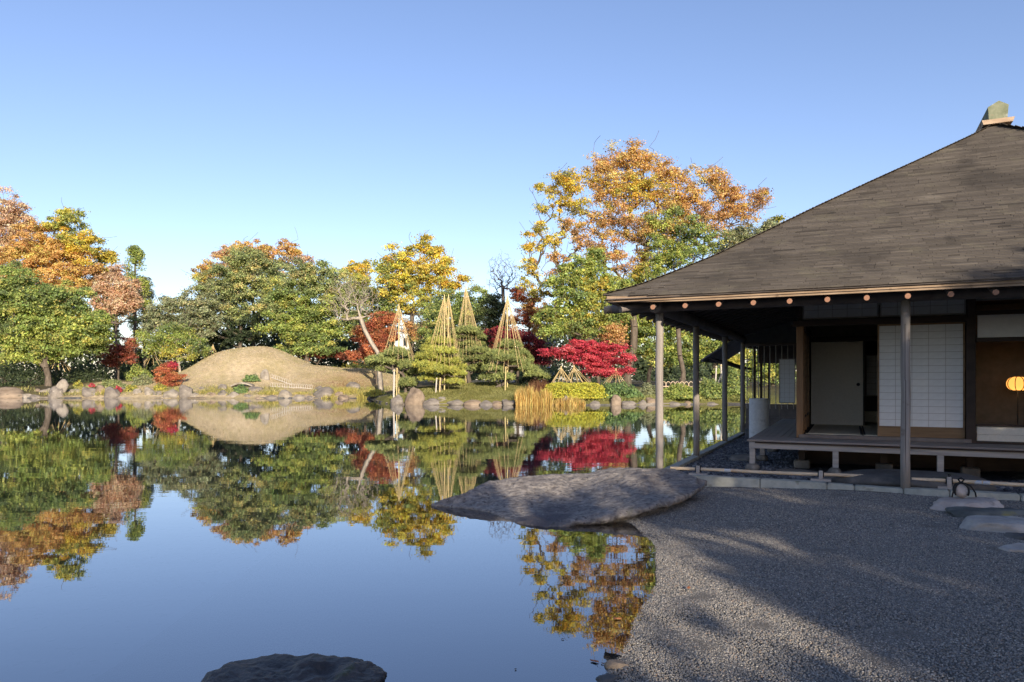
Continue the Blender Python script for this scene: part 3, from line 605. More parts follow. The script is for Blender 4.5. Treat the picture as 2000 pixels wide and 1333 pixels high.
def build_roof():
    ds = [0, .25, .46, .95, 1.48, 2.22, 2.99, 3.82, 4.7, 5.4, RA - E0]
    vs, fs = [], []
    rings = []
    for d in ds:
        z = roof_z(d) - 0.035
        ring = [(E0 + d, E0 + d, z), (A1 - d, E0 + d, z), (A1 - d, B1 - d, z), (E0 + d, B1 - d, z)]
        if d >= RA - E0 - 1e-6: ring = [(RA - .001, E0 + d, z), (RA + .001, E0 + d, z), (RA + .001, B1 - d, z), (RA - .001, B1 - d, z)]
        rings.append(len(vs)); vs += ring
    for r0, r1 in zip(rings, rings[1:]):
        for k in range(4): fs.append((r0 + k, r0 + (k + 1) % 4, r1 + (k + 1) % 4, r1 + k))
    # soffit boards below
    so = []
    for d, z in ((0.03, 2.925), (3.1, 3.80)):
        so.append(len(vs)); vs += [(E0 + d, E0 + d, z), (A1 - d, E0 + d, z), (A1 - d, B1 - d, z), (E0 + d, B1 - d, z)]
    for k in range(4): fs.append((so[0] + (k + 1) % 4, so[0] + k, so[1] + k, so[1] + (k + 1) % 4))
    me = bpy.data.meshes.new('roof'); me.from_pydata(vs, [], fs); me.materials.append(M_RAFT)
    roof = link('roof', me, house)
    # shingles: every one a thin tapered slab laid in courses, edges uneven
    V, T = [], []
    def course_side(side, step, wmin, wmax):
        L = RA - E0; n = int(L * 1.17 / step)
        for i in range(n):
            d = L * i / n; d1 = L * (i + 1) / n
            lo = E0 + d; hi = (A1 if side in (0, 2) else B1) - d
            z0 = roof_z(d); z1 = roof_z(min(d1 + step * 0.9, L))
            s = lo + random.uniform(-.1, 0)
            cj = random.uniform(-.004, .004); ct = random.uniform(.86, 1.12)
            while s < hi:
                w = random.uniform(wmin, wmax); e = min(s + w, hi + 0.01); st = max(s, lo - 0.012)
                if e - st > 0.02:
                    th = random.uniform(.013, .018) if side == 0 else .014; j = cj + random.uniform(-.006, .006); g = 0.002
                    up = lift(min(st - E0, (A1 - e))) * max(0, 1 - d / 1.2) if side in (0, 2) else lift(min(st - E0, B1 - e)) * max(0, 1 - d / 1.2)
                    dd0, dd1 = d + j - .012, min(d1 + step * 0.9, L)
                    q = [(st + g, dd0, z0 - .012), (e - g, dd0, z0 - .012), (e - g, dd1, z1 - .022), (st + g, dd1, z1 - .022)]
                    q = [(x, y, z + up) for x, y, z in q] + [(x, y, z + up + th) for x, y, z in q[:2]] + [(x, y, z + up + 0.004) for x, y, z in q[2:]]
                    tt = ct * (random.uniform(.80, 1.16) if random.random() > .05 else random.uniform(.5, .75))
                    for (x, y, z) in q:
                        if side == 0: V.append((x, E0 + y, z))
                        elif side == 1: V.append((E0 + y, x, z))
                        elif side == 2: V.append((x, B1 - y, z))
                        else: V.append((A1 - y, x, z))
                        T.append((tt * .178, tt * .163, tt * .15))
                s += w
    course_side(0, 0.058, .12, .50); course_side(1, 0.085, .3, 1.1); course_side(2, 0.3, .8, 2.2); course_side(3, 0.11, .6, 1.6)
    V = np.array(V); n = len(V) // 8; Fc = (BOXF[[1, 2, 3, 4, 5]][None] + (np.arange(n) * 8)[:, None, None]).reshape(-1, 4)
    sh = link('shingles', raw_mesh('shingles', V, Fc, M_SHINGLE, np.array(T)), roof); sh['kind'] = 'stuff'
    # eave boards: thick light fascia and a thin lip under the first course
    for (nm, dz0, dz1, out, m) in (('eave_board', -.105, -.022, 0.012, M_FASCIA), ('eave_lip', -.020, .006, 0.05, M_POST)):
        for side in (0, 1):
            n = 40; vs, fs = [], []; end = A1 if side == 0 else B1
            for k in range(n + 1):
                s = E0 + .012 + (end - E0 - .024) * (k / n) ** 1.6; z = 3.0 + lift(s - E0)
                ins = 0.03
                for (o_, zz) in ((-out + ins, z + dz0), (-out, z + dz1), (0.10, z + dz1), (0.10, z + dz0)):
                    vs.append((s + (0.03 if k == 0 else 0), E0 + .04 + o_, zz) if side == 0 else (E0 + .04 + o_, s + (0.03 if k == 0 else 0), zz))
            for k in range(n):
                for q in range(4): fs.append((4 * k + q, 4 * k + (q + 1) % 4, 4 * k + 4 + (q + 1) % 4, 4 * k + 4 + q))
            fs += [(3, 2, 1, 0), (4 * n, 4 * n + 1, 4 * n + 2, 4 * n + 3)]
            me = bpy.data.meshes.new(nm); me.from_pydata(vs, [], fs); me.materials.append(m); link(nm, me, roof)
    # round rafters with copper caps; the front row carries its caps in view
    def rz(d): return 2.83 + 0.285 * d
    for k in range(24):
        a = 0.04 + 0.49 * k; be = min(a, 2.35) if a < 2.35 else 2.35
        if be < .35: be = .35
        stick('rafter', (a, -.58, rz(0.02)), (a, be, rz(be + .6)), 0.036, M_RAFT, roof, 8)
        if a < 5.2: stick('rafter_cap', (a, -.60, rz(0)), (a, -.565, rz(.03)), 0.036, M_COPPER, roof, 12)
    for k in range(20):
        b = 0.5 + 0.49 * k; ae = min(b, 2.0)
        stick('rafter', (-.58, b, rz(0.02)), (ae, b, rz(ae + .6)), 0.036, M_RAFT, roof, 8)
        if k < 12: stick('rafter_cap', (-.60, b, rz(0)), (-.565, b, rz(.03)), 0.036, M_COPPER, roof, 12)
    stick('rafter', (-.5, -.5, 2.83), (2.1, 2.1, 3.60), 0.055, M_RAFT, roof, 8).name = 'hip_rafter'
    # ridge: a long boxed beam running back, its five-sided end facing the pond
    b0, b1 = RA - 0.15, B1 - (RA - E0) + .15; zr = 6.78
    sec = [(-.15, zr), (.15, zr), (.17, zr + .26), (0.01, zr + .36), (-.17, zr + .26)]
    vs = [(RA + x + .06, b, z) for b in (b0, b1) for x, z in sec]; fs = [(4, 3, 2, 1, 0), (5, 6, 7, 8, 9)] + [(i, (i + 1) % 5, 5 + (i + 1) % 5, 5 + i) for i in range(5)]
    me = bpy.data.meshes.new('ridge_beam'); me.from_pydata(vs, [], fs); me.materials.append(M_PATINA); link('ridge_beam', me, roof)
    vs = [(RA + x + .05, b, z) for b in (b0 - .06, b1 + .06) for x, z in ((-.24, zr - .09), (.24, zr - .09), (.27, zr - .004), (-.27, zr - .004))]
    me = bpy.data.meshes.new('ridge_saddle'); me.from_pydata(vs, [], [(3, 2, 1, 0), (4, 5, 6, 7)] + [(i, (i + 1) % 4, 4 + (i + 1) % 4, 4 + i) for i in range(4)]); me.materials.append(M_FASCIA); link('ridge_saddle', me, roof)
build_roof()

# round eave beams and posts
def post(a, b, z0, z1, r, mat=M_POST, name='post', n=14):
    return path_tube(name, [(a + random.uniform(-.006, .006) * (0 < k < 6), b, z0 + (z1 - z0) * k / 6) for k in range(7)], [r * random.uniform(.97, 1.03) for _ in range(7)], mat, house, n)
path_tube('eave_beam', [(x, 0, 2.90) for x in (-.78, 0, 2, 4, 6, 8, 11.2)], [.082, .088, .09, .088, .09, .088, .09], M_RAFT, house, 14)
path_tube('eave_beam', [(0, y, 2.87) for y in (-.3, 1.5, 3, 5, 7, 9.98)], [.10, .105, .10, .10, .105, .10], M_RAFT, house, 14)
path_tube('beam_end', [(-.92, 0, 2.875), (-.775, 0, 2.882)], [.062, .068], M_FASCIA, house, 14)
for (a, b) in ((0, 0), (0, 3.06), (0, 6.69), (0, 9.95), (3.48, 0), (7.0, 0), (10.5, 0)): post(a, b, 0.16, 2.86, 0.062)
for b in (-.02,):                           # the drying split that runs down the front post
    path_tube('post_crack', [(3.478, -.0585, .25), (3.476, -.0605, 1.0), (3.478, -.0605, 1.7), (3.470, -.0605, 1.72), (3.470, -.060, 2.5)], 0.004, M_DARKW, house, 5)

# veranda: boards laid side by side over a frame on legs
DZ = 0.69
deck = empty('deck'); deck.parent = house
def plank_mesh(name, L, w, t, mat, along):
    me = boxes_mesh(name, [(0, L, 0, w, 0, t) if along == 'x' else (0, w, 0, L, 0, t)], mat)
    bm = bmesh.new(); bm.from_mesh(me); bmesh.ops.bevel(bm, geom=bm.edges[:], offset=0.004, segments=1, affect='EDGES'); bm.to_mesh(me); bm.free(); return me
pf = plank_mesh('plank', 10.2, 0.118, 0.03, M_DECK, 'x'); ps = plank_mesh('plank', 6.55, 0.118, 0.03, M_DECK, 'y')
for k in range(6):
    o = link('plank', pf, deck); o.location = (1.17 + random.uniform(-.01, .01), 1.45 + .121 * k, DZ - .03 + random.uniform(-.0015, .0015))
for k in range(6):
    o = link('plank', ps, deck); o.location = (1.17 + .121 * k, 2.18, DZ - .03 + random.uniform(-.0015, .0015))
box('edge_beam', (1.20, 11.3, 1.475, 1.56, DZ - .15, DZ - .034), M_DECKF, deck, .004)
box('edge_trim', (1.30, 11.3, 1.44, 1.473, DZ - .055, DZ - .033), M_DARKW, deck)
box('edge_beam', (1.20, 1.285, 1.563, 8.7, DZ - .15, DZ - .034), M_DECKF, deck, .004)
box('floor_joist', (1.9, 11.3, 2.14, 2.22, DZ - .17, DZ - .034), M_DARKW, deck)
for (a, b) in ((1.25, 1.52), (2.56, 1.52), (4.05, 1.52), (5.28, 1.52), (6.8, 1.52), (1.25, 3.1), (1.25, 5.0), (1.25, 6.9)):
    box('leg', (a - .045, a + .045, b - .04, b + .04, .27, DZ - .152), M_DECKF, deck, .004)
    me, zt, w = rock_mesh('foot_stone', .13, .12, .10, int(a * 100 + b * 7), M_STONE, 2, 6, .05, .75)
    o = link('foot_stone', me, deck); o.location = (a, b, .275 - zt)
for (a, b) in ((2.0, 2.35), (3.3, 2.35), (4.55, 2.35), (6.0, 2.35)):
    box('leg', (a - .055, a + .055, b - .05, b + .05, .29, DZ - .04), M_DARKW, deck)
    box('foot_stone', (a - .13, a + .13, b - .12, b + .12, .14, .287), M_STONE, deck, .015)
# floor frame of the room
FZ = 0.745
box('foundation_wall', (1.95, 11.2, 3.3, 3.4, .1, FZ - .06), M_DARKW, house)
box('foundation_wall', (1.95, 2.02, 2.45, 8.9, .1, FZ - .06), M_DARKW, house)
box('floor', (1.95, 11.2, 2.17, 9.0, FZ - .05, FZ - .012), M_DARKW, house)
box('threshold', (1.96, 4.55, 2.165, 2.33, DZ + .004, FZ + .01), M_RAFT, house, .003)
# tatami mats, each with cloth borders
for (a0, a1, b0, b1) in ((2.06, 2.97, 2.36, 4.9), (2.99, 4.4, 2.36, 4.9), (2.06, 4.4, 4.92, 6.6)):
    t = box('tatami_mat', (a0, a1, b0, b1, FZ - .01, FZ + .02), M_TATAMI, house, .003)
    for x0, x1 in ((a0, a0 + .03), (a1 - .03, a1)): box('mat_border', (x0, x1, b0 + .002, b1 - .002, FZ + .0205, FZ + .0245), M_BORDER, t)
# pillars, lintels, transoms on the front wall line
WB = 2.25
box('pillar', (1.915, 2.03, WB - .06, WB + .06, DZ + .002, 2.66), M_ORANGE, house, .006)
box('pillar_upper', (1.90, 2.00, WB - .058, WB + .058, 2.82, 3.62), M_DARKW, house)
box('pillar', (4.49, 4.61, WB - .06, WB + .06, DZ + .002, 3.6), M_DARKW, house, .006)
box('pillar_facing', (4.475, 4.60, WB - .075, WB - .063, DZ + .004, 2.72), M_DARKW, house)
box('lintel', (1.86, 4.485, WB - .055, WB + .055, 2.665, 2.765), M_DARKW, house, .004)
box('lintel_rail', (1.83, 4.485, WB - .075, WB - .057, 2.662, 2.69), M_DARKW, house)
box('wall_plate', (1.7, 11.2, WB - .05, WB + .05, 3.12, 3.26), M_DARKW, house)
box('upper_wall', (1.98, 11.2, WB + .062, WB + .10, 3.0, 3.85), M_GREYPL, house)
def screen(name, a0, a1, z0, z1, cols, rows, board=0.0, b=WB, bar=.0065, mp=M_PAPER, fr=M_MUNTIN, edge=.022):
    """paper screen: frame, one pane of paper in each cell of a thin wooden grid"""
    s = empty(name); s.parent = house
    boxes = [(a0, a0 + edge, b - .016, b + .016, z0, z1), (a1 - edge, a1, b - .016, b + .016, z0, z1), (a0 + edge, a1 - edge, b - .015, b + .015, z1 - edge, z1), (a0 + edge, a1 - edge, b - .015, b + .015, z0, z0 + edge)]
    link('frame', boxes_mesh('frame', boxes, fr), s)
    zb = z0 + edge
    if board: box('bottom_board', (a0 + edge, a1 - edge, b - .011, b + .011, z0 + edge, z0 + edge + board), M_BOARD, s); zb += board
    ia0, ia1, iz1 = a0 + edge, a1 - edge, z1 - edge; cw = (ia1 - ia0) / cols; rh = (iz1 - zb) / rows
    pv = boxes_mesh('pane', [(0, cw - .0012, -.002, .002, 0, rh - .0012)], mp)
    for i in range(cols):
        for j in range(rows):
            o = link('pane', pv, s); o.location = (ia0 + i * cw + .0006, b - .004 + random.uniform(-.0005, .0005), zb + j * rh + .0006)
            o.rotation_euler = (random.uniform(-.004, .004), 0, random.uniform(-.004, .004))
    mv = boxes_mesh('muntin', [(-bar / 2, bar / 2, -.008, .008, 0, iz1 - zb)], M_MUNTIN); mh = boxes_mesh('muntin', [(0, ia1 - ia0, -.0075, .007, -bar / 2, bar / 2)], M_MUNTIN)
    for i in range(1, cols): link('muntin', mv, s).location = (ia0 + i * cw, b, zb)
    for j in range(1, rows): link('muntin', mh, s).location = (ia0, b, zb + j * rh)
    return s
screen('transom_screen', 2.015, 3.215, 2.785, 3.10, 5, 2)
screen('transom_screen', 3.235, 4.48, 2.785, 3.10, 5, 2)
screen('paper_screen', 3.20, 4.47, FZ + .012, 2.66, 5, 15, .15, b=WB + .035, fr=M_BOARD, edge=.026)
# things seen through the open bay
d_ = box('sliding_door', (2.02, 3.02, 5.18, 5.21, FZ + .022, 2.52), M_FUSUMA, house, .003)
stick('finger_pull', (2.93, 5.175, 1.62), (2.93, 5.181, 1.62), .035, M_BORDER, d_, 14)
box('door_edge', (3.021, 3.05, 5.17, 5.22, FZ + .022, 2.52), M_DARKW, house)
box('door_lintel', (1.95, 4.6, 5.12, 5.26, 2.525, 2.63), M_DARKW, house)
box('inner_wall', (1.95, 4.6, 5.17, 5.21, 2.632, 3.3), M_PLASTER, house)
box('side_wall', (1.93, 1.99, 2.35, 9.0, FZ, 3.1), M_PLASTER, house)
for bb in (2.55, 3.25, 4.2): box('side_stile', (1.992, 2.03, bb, bb + .07, FZ + .02, 2.6), M_BOARD, house)
box('side_rail', (1.992, 2.022, 2.62, 4.2, 1.02, 1.06), M_DARKW, house)
box('side_lintel', (1.992, 2.06, 2.32, 5.1, 2.6, 2.72), M_DARKW, house)
box('ceiling', (1.95, 11.2, 2.32, 9.0, 3.12, 3.16), M_DARKW, house)
box('back_wall', (1.95, 11.2, 8.9, 9.0, FZ, 3.1), M_PLASTER, house)
screen('inner_screen', 3.10, 4.40, 1.35, 2.30, 7, 7, b=7.0)
box('inner_dado', (3.0, 4.6, 7.02, 7.08, FZ, 1.34), M_DARKW, house)
box('inner_step', (3.08, 4.4, 6.65, 6.95, FZ, 1.0), M_TATAMI, house)
box('partition_wall', (4.52, 4.58, 2.33, 8.9, FZ, 3.1), M_PLASTER, house)
# the lamp-lit room on the right
box('wall_panel', (4.64, 8.2, WB - .01, WB + .01, 2.40, 2.76), M_PAPER, house)
box('panel_rail', (4.62, 8.2, WB - .04, WB + .04, 2.33, 2.395), M_DARKW, house)
box('panel_rail', (4.62, 8.2, WB - .045, WB + .045, 2.765, 2.83), M_DARKW, house)
for z0, z1 in ((.70, .835), (.838, .965)): box('low_board', (4.63, 8.2, WB - .012, WB + .012, z0, z1), M_FUSUMA, house, .003)
box('low_rail', (4.62, 8.2, WB - .04, WB + .04, .968, 1.005), M_DARKW, house)
box('alcove_wall', (4.585, 8.2, 4.2, 4.26, FZ, 3.1), M_PLASTER, house)
box('alcove_post', (5.62, 5.72, 4.08, 4.18, FZ, 3.1), M_DARKW, house, .01)
box('pillar', (8.1, 8.22, WB - .06, WB + .06, DZ + .002, 3.6), M_DARKW, house)
box('front_wall', (8.23, 11.2, WB - .03, WB + .03, DZ, 3.1), M_GREYPL, house)
box('end_wall', (11.15, 11.25, WB, 16.5, .1, 3.3), M_GREYPL, house)

# the rear wing: lattice, boards, hanging screen, lean-to roof
WY = 9.95
box('sill_stone', (0.07, .55, WY - .16, WY + .16, .12, .36), M_STONE, house, .01)
box('sill_stone', (.56, 1.05, WY - .16, WY + .16, .12, .355), M_STONE, house, .01)
box('sill_stone', (1.06, 1.9, WY - .16, WY + .16, .12, .36), M_STONE, house, .01)
for i, (a0, a1) in enumerate(((.07, .50), (.505, .98), (.985, 1.46), (1.465, 1.92))):
    for z0, z1 in ((.37, .66), (.665, .97)): box('wall_board', (a0, a1, WY - .015 - .004 * (i % 2), WY + .015, z0, z1), M_RAFT, house)
box('lattice_rail', (.05, 1.92, WY - .04, WY + .04, .975, 1.03), M_RAFT, house)
box('lattice_rail', (.05, 1.92, WY - .045, WY + .045, 2.67, 2.74), M_RAFT, house)
for k in range(12): stick('lattice_bar', (.12 + .155 * k, WY - .05, .90), (.12 + .155 * k, WY - .05, 2.68), .012, M_GREYPOLE, house, 6)
vs = [(0.05, WY, 2.74), (1.92, WY, 2.74), (1.92, WY, 3.55), (0.05, WY, 2.98), (0.05, WY + .06, 2.74), (1.92, WY + .06, 2.74), (1.92, WY + .06, 3.55), (0.05, WY + .06, 2.98)]
me = bpy.data.meshes.new('gable_wall'); me.from_pydata(vs, [], [(0, 1, 2, 3), (7, 6, 5, 4), (0, 4, 5, 1), (1, 5, 6, 2), (2, 6, 7, 3), (3, 7, 4, 0)]); me.materials.append(M_GREYPL); link('gable_wall', me, house)
screen('hanging_screen', .98, 1.40, 1.07, 2.30, 3, 9, b=WY - .09, bar=.005)
for a in (.26, .44, .66): box('inner_post', (a - .03, a + .03, WY + .5, WY + .59, .4, 2.9), M_DARKW, house)
box('wing_wall', (1.55, 1.62, WY + .06, 15, .3, 3.3), M_RAFT, house)
box('wing_lintel', (0.05, 1.5, 13.0, 13.1, 2.25, 2.9), M_RAFT, house)
box('wing_floor', (0.0, 1.6, WY + .2, 15, .1, .45), M_STONE, house)
box('gate_post', (-.16, -.06, 10.6, 10.7, .0, 2.55), M_RAFT, house)
def leanto():
    r = empty('lean_to_roof'); r.parent = house
    n = 9
    for k in range(n):
        b0 = 10.3 + .42 * k
        vs = []
        for b in (b0, b0 + .415):
            for (a, z) in ((-1.25, 2.27), (-.15, 2.98), (-.15, 3.03), (-1.25, 2.32)): vs.append((a, b, z + .003 * (k % 2)))
        me = bpy.data.meshes.new('roof_board'); me.from_pydata(vs, [], [(3, 2, 1, 0), (4, 5, 6, 7)] + [(i, (i + 1) % 4, 4 + (i + 1) % 4, 4 + i) for i in range(4)]); me.materials.append(M_RAFT); link('roof_board', me, r)
    for b in (10.35, 11.6, 12.9): stick('bracket', (-.12, b, 2.05), (-1.05, b, 2.36), .03, M_DARKW, r)
    stick('batten', (-.75, 10.28, 2.62), (-.75, 14.1, 2.62), .02, M_DARKW, r); stick('batten', (-1.2, 10.28, 2.27), (-1.2, 14.1, 2.27), .022, M_POST, r)
leanto()

# kerb of granite lengths round the pebble bed
kerb = empty('kerb', HO, HANG); tag(kerb, kind='structure')
def kerb_piece(a0, a1, b0, b1, z1, seed):
    me = boxes_mesh('kerb_stone', [(a0, a1, b0, b1, -.5, z1)], M_KERB); bm = bmesh.new(); bm.from_mesh(me)
    bmesh.ops.bevel(bm, geom=bm.edges[:], offset=0.012, segments=2, affect='EDGES')
    bmesh.ops.subdivide_edges(bm, edges=[e for e in bm.edges if e.calc_length() > .3], cuts=6, use_grid_fill=True)
    for v in bm.verts: v.co += Vector((0, .010 * dome_noise(v.co, 2.5, seed), .008 * dome_noise(v.co, 3, seed + 2) * (v.co.z > 0)))
    bm.to_mesh(me); bm.free(); return link('kerb_stone', me, kerb)
r = random.Random(5); a = -.10; k = 0
for L in (.62, 1.03, .92, .36, .62, .55, .80, .74, .98, 1.1, 1.2, 1.1, 1.1):
    w = .0 if k < 3 else r.uniform(-.04, .03)
    kerb_piece(a + .004, a + L - .004, -.11 + w, .085, .215 + r.uniform(-.006, .006) - (.012 if k > 2 else 0), k); a += L; k += 1
b = .09
while b < 10.2:
    L = r.uniform(.9, 1.2); kerb_piece(-.10, .08, b + .004, b + L - .004, .215 + r.uniform(-.004, .004), k); b += L; k += 1
# black pebbles between kerb and veranda
def hgrid(a0, a1, b0, b1, z, step):
    xs = np.arange(a0, a1 + 1e-6, step); ys = np.arange(b0, b1 + 1e-6, step); X, Y = np.meshgrid(xs, ys); c, s = math.cos(HANG), math.sin(HANG)
    x = HO.x + X * c - Y * s; y = HO.y + X * s + Y * c; z = z + 0.015 * np.sin(X * 5) * np.sin(Y * 4.3)
    nx, ny = len(xs), len(ys); i, j = np.meshgrid(np.arange(nx - 1), np.arange(ny - 1)); q = (j * nx + i).ravel()
    return np.stack([x.ravel(), y.ravel(), z.ravel()], 1), np.stack([q, q + 1, q + nx + 1, q + nx], 1)
V, Fc = hgrid(.06, 11, .06, 9.8, .135, .2)
tag(link('pebble_bed', raw_mesh('pebble_bed', V, Fc, M_PBED, smooth=True)), kind='structure')
V, Fc = hgrid(.08, 5.9, .08, 1.9, .145, .2); V2, F2 = hgrid(.08, 1.9, 1.9, 9.7, .145, .2)
tag(scatter('black_pebbles', np.concatenate([V, V2]), np.concatenate([Fc, F2 + len(V)]), M_PBED, M_BPEB, 420, .028, .050, 9, .55), 'dark rounded pebbles filling the strip under the veranda edge', 'pebbles', kind='stuff')

# ------------------------------------------------------------------ near stones
def big_boulder():
    """the broad dished slab that juts from the gravel into the pond"""
    near = [(845, 986, .02), (900, 990, .02), (960, 998, .03), (1010, 1018, .03), (1065, 1023, .05), (1130, 1013, .09), (1200, 1000, .15), (1260, 987, .20), (1320, 973, .24), (1362, 955, .27), (1381, 943, .27)]
    far = [(845, 984, .03), (900, 962, .18), (955, 934, .32), (1010, 926, .36), (1080, 922, .37), (1140, 919, .38), (1190, 909, .45), (1250, 911, .46), (1320, 914, .43), (1360, 929, .37), (1381, 940, .29)]
    def w(p): k = (EYE - p[2]) * F / (p[1] - HZ); return np.array([(p[0] - 1000) / F * k, k, p[2]])
    NN = np.array([w(p) for p in near]); FF = np.array([w(p) for p in far]); m = len(NN)
    nu, nv = 170, 84; us = np.linspace(0, m - 1, nu); V = []
    def ip(A, u): return np.array([np.interp(u, np.arange(m), A[:, i]) for i in range(3)])
    cen = (NN.mean(0) + FF.mean(0)) / 2
    rows = []
    for v in np.linspace(0, 1, nv):
        row = []
        for u in us:
            a, b = ip(NN, u), ip(FF, u); f = u / (m - 1); g = math.sin(math.pi * min(1, f * 1.02)) ** .6
            q = a + (b - a) * v
            dish = -.12 * g * math.sin(math.pi * v) ** 1.2 + .03 * math.sin(3.1 * f * math.pi) * math.sin(math.pi * v)
            dish += .05 * math.exp(-((f - .62) / .1) ** 2 - ((v - .75) / .2) ** 2)
            z = q[2] + dish + .035 * dome_noise(q, 1.3, 3) * g + .012 * dome_noise(q, 4, 5) + .010 * dome_noise(q, 11, 6) + .007 * dome_noise(q, 24, 8) + .004 * dome_noise(q, 55, 3) - .02 * max(0, 1 - abs(dome_noise(q, 1.6, 14)) / .03) * g * .6
            e = min(v, 1 - v); rim = -.05 * math.exp(-e / .035)
            row.append((q[0] + .02 * dome_noise(q, 5, 9), q[1] + .03 * dome_noise(q, 5, 12), z + rim * g))
        rows.append(row)
    V = [p for r_ in rows for p in r_]; fs = []
    for j in range(nv - 1):
        for i in range(nu - 1): fs.append((j * nu + i, j * nu + i + 1, (j + 1) * nu + i + 1, (j + 1) * nu + i))
    loop = [(0, i) for i in range(nu)] + [(j, nu - 1) for j in range(1, nv)] + [(nv - 1, i) for i in range(nu - 2, -1, -1)] + [(j, 0) for j in range(nv - 2, 0, -1)]
    prev = [j * nu + i for j, i in loop]
    for (dz, inn) in ((.035, .0), (.065, .025), (.085, .10), (.22, .17), (.65, .20)):
        cur = []
        for (j, i) in loop:
            p = np.array(rows[j][i]); q = p + (cen - p) * inn; q[2] = p[2] - dz + .03 * dome_noise(p * 2 + dz * 9, 2.2, 4)
            q[0] += .03 * dome_noise(q, 6, 2); q[1] += .04 * dome_noise(q, 5, 7)
            cur.append(len(V)); V.append(tuple(q))
        for k in range(len(loop)): fs.append((prev[k], cur[k], cur[(k + 1) % len(loop)], prev[(k + 1) % len(loop)]))
        prev = cur
    me = bpy.data.meshes.new('boulder'); me.from_pydata([tuple(map(float, p)) for p in V], [], fs); me.materials.append(M_BOULDER)
    for p in me.polygons: p.use_smooth = True
    bm = bmesh.new(); bm.from_mesh(me); bmesh.ops.recalc_face_normals(bm, faces=bm.faces[:]); bm.to_mesh(me); bm.free()
    tag(link('boulder', me), 'huge flat dished boulder jutting from the gravel over the pond', 'boulder')
big_boulder()

def rock_at(name, label, loc, size, seed, mat, rz=0., cat='rock', sub=4, **kw):
    me, zt, w = rock_mesh(name, size[0], size[1], size[2], seed, mat, sub, **kw)
    o = link(name, me); o.location = loc; o.rotation_euler = (0, 0, rz); tag(o, label, cat); return o
# the dark wet rock at the bottom edge of the view: a long low back with two humps
def wet_rock():
    bm = bmesh.new(); bmesh.ops.create_icosphere(bm, subdivisions=6, radius=1)
    for v in bm.verts:
        p = v.co; x = p.x
        h = .72 + .30 * math.exp(-((x - .12) / .2) ** 2) - .20 * math.exp(-((x + .06) / .07) ** 2) + .12 * math.exp(-((x - .62) / .16) ** 2) - .16 * math.exp(-((x - .40) / .06) ** 2) - .12 * (x < -.6) * (-x - .6)
        z = (max(p.z, -.3) ** 1) * (h if p.z > 0 else 1)
        if p.z > 0: z = p.z ** .55 * h
        q = Vector((x * .53, p.y * (.33 - .05 * x), z * .064))
        q += p.normalized() * (.026 * dome_noise(q, 5, 2) - .03 * abs(dome_noise(q, 7, 6)) + .014 * dome_noise(q, 14, 4) + .008 * dome_noise(q, 32, 4) + .004 * dome_noise(q, 70, 4))
        v.co = q
    me = bpy.data.meshes.new('rock'); bm.to_mesh(me); bm.free(); me.materials.append(M_WETROCK)
    for p in me.polygons: p.use_smooth = True
    o = link('rock', me); o.location = (-1.255, 4.12, 0.0); o.rotation_euler = (0, 0, math.radians(3))
    tag(o, 'dark wet two-humped rock rising from the water at the bottom edge', 'rock')
wet_rock()
rock_at('rock', 'small mossy brown stone lying at the gravel shore near the bottom edge', (.63, 4.30, -.01), (.075, .06, .06), 31, M_STONEB)
rock_at('rock', 'small dark mossy stone beside it at the very bottom of the gravel shore', (.56, 4.10, -.02), (.09, .07, .05), 33, M_STONED)
# stepping stones by the kerb
M_PINK = pm('stone_pinkish', (0.32, 0.27, 0.24), (0.50, 0.445, 0.40), 5.0, 0.9, 0.6, spots=((0.25, 0.22, 0.20), 6, 0.62), dist=0.02)
M_BLUEST = pm('stone_bluegrey', (0.25, 0.235, 0.215), (0.43, 0.405, 0.37), 4.0, 0.9, 0.6, spots=((0.2, 0.19, 0.2), 5, 0.62), dist=0.02)
M_MOSSY = pm('stone_dark_mossy', (0.06, 0.065, 0.06), (0.17, 0.18, 0.17), 4.0, 0.9, 0.6, spots=((0.22, 0.20, 0.06), 2.5, 0.60), dist=0.02)
def step_stone(label, px, py, wpx, dep, thick, seed, mat, zt=.24, rz=0., cat='stepping stone'):
    k = (EYE - zt) * F / (py - HZ); x = (px - 1000) / F * k
    me, z, w = rock_mesh('stepping_stone', .5, dep, thick, seed, mat, 4, 14, .09, .5, low=-.6)
    s = (wpx / F * k) / w; o = link('stepping_stone', me); o.location = (x, k, zt - z); o.scale = (s, 1, 1); o.rotation_euler = (0, 0, rz); tag(o, label, cat)
    return o
S1 = step_stone('pinkish flat stepping stone carrying the rope-tied marker stone', 1884, 974, 138, .40, .18, 11, M_PINK, .26)
step_stone('thin dark mossy stepping stone between the pinkish and the pale one', 1935, 993, 190, .30, .14, 12, M_MOSSY, .20, .05)
step_stone('pale blue-grey pointed stepping stone with a bright flat top', 1962, 1014, 165, .30, .15, 13, M_BLUEST, .24, -.1)
step_stone('small dark purplish stepping stone under the pale pointed one', 2000, 1043, 62, .2, .12, 14, M_STONED, .18)
step_stone('grey stepping stone at the right edge, nearest to the viewer', 2005, 1066, 95, .2, .12, 15, M_BLUEST, .18, .2)
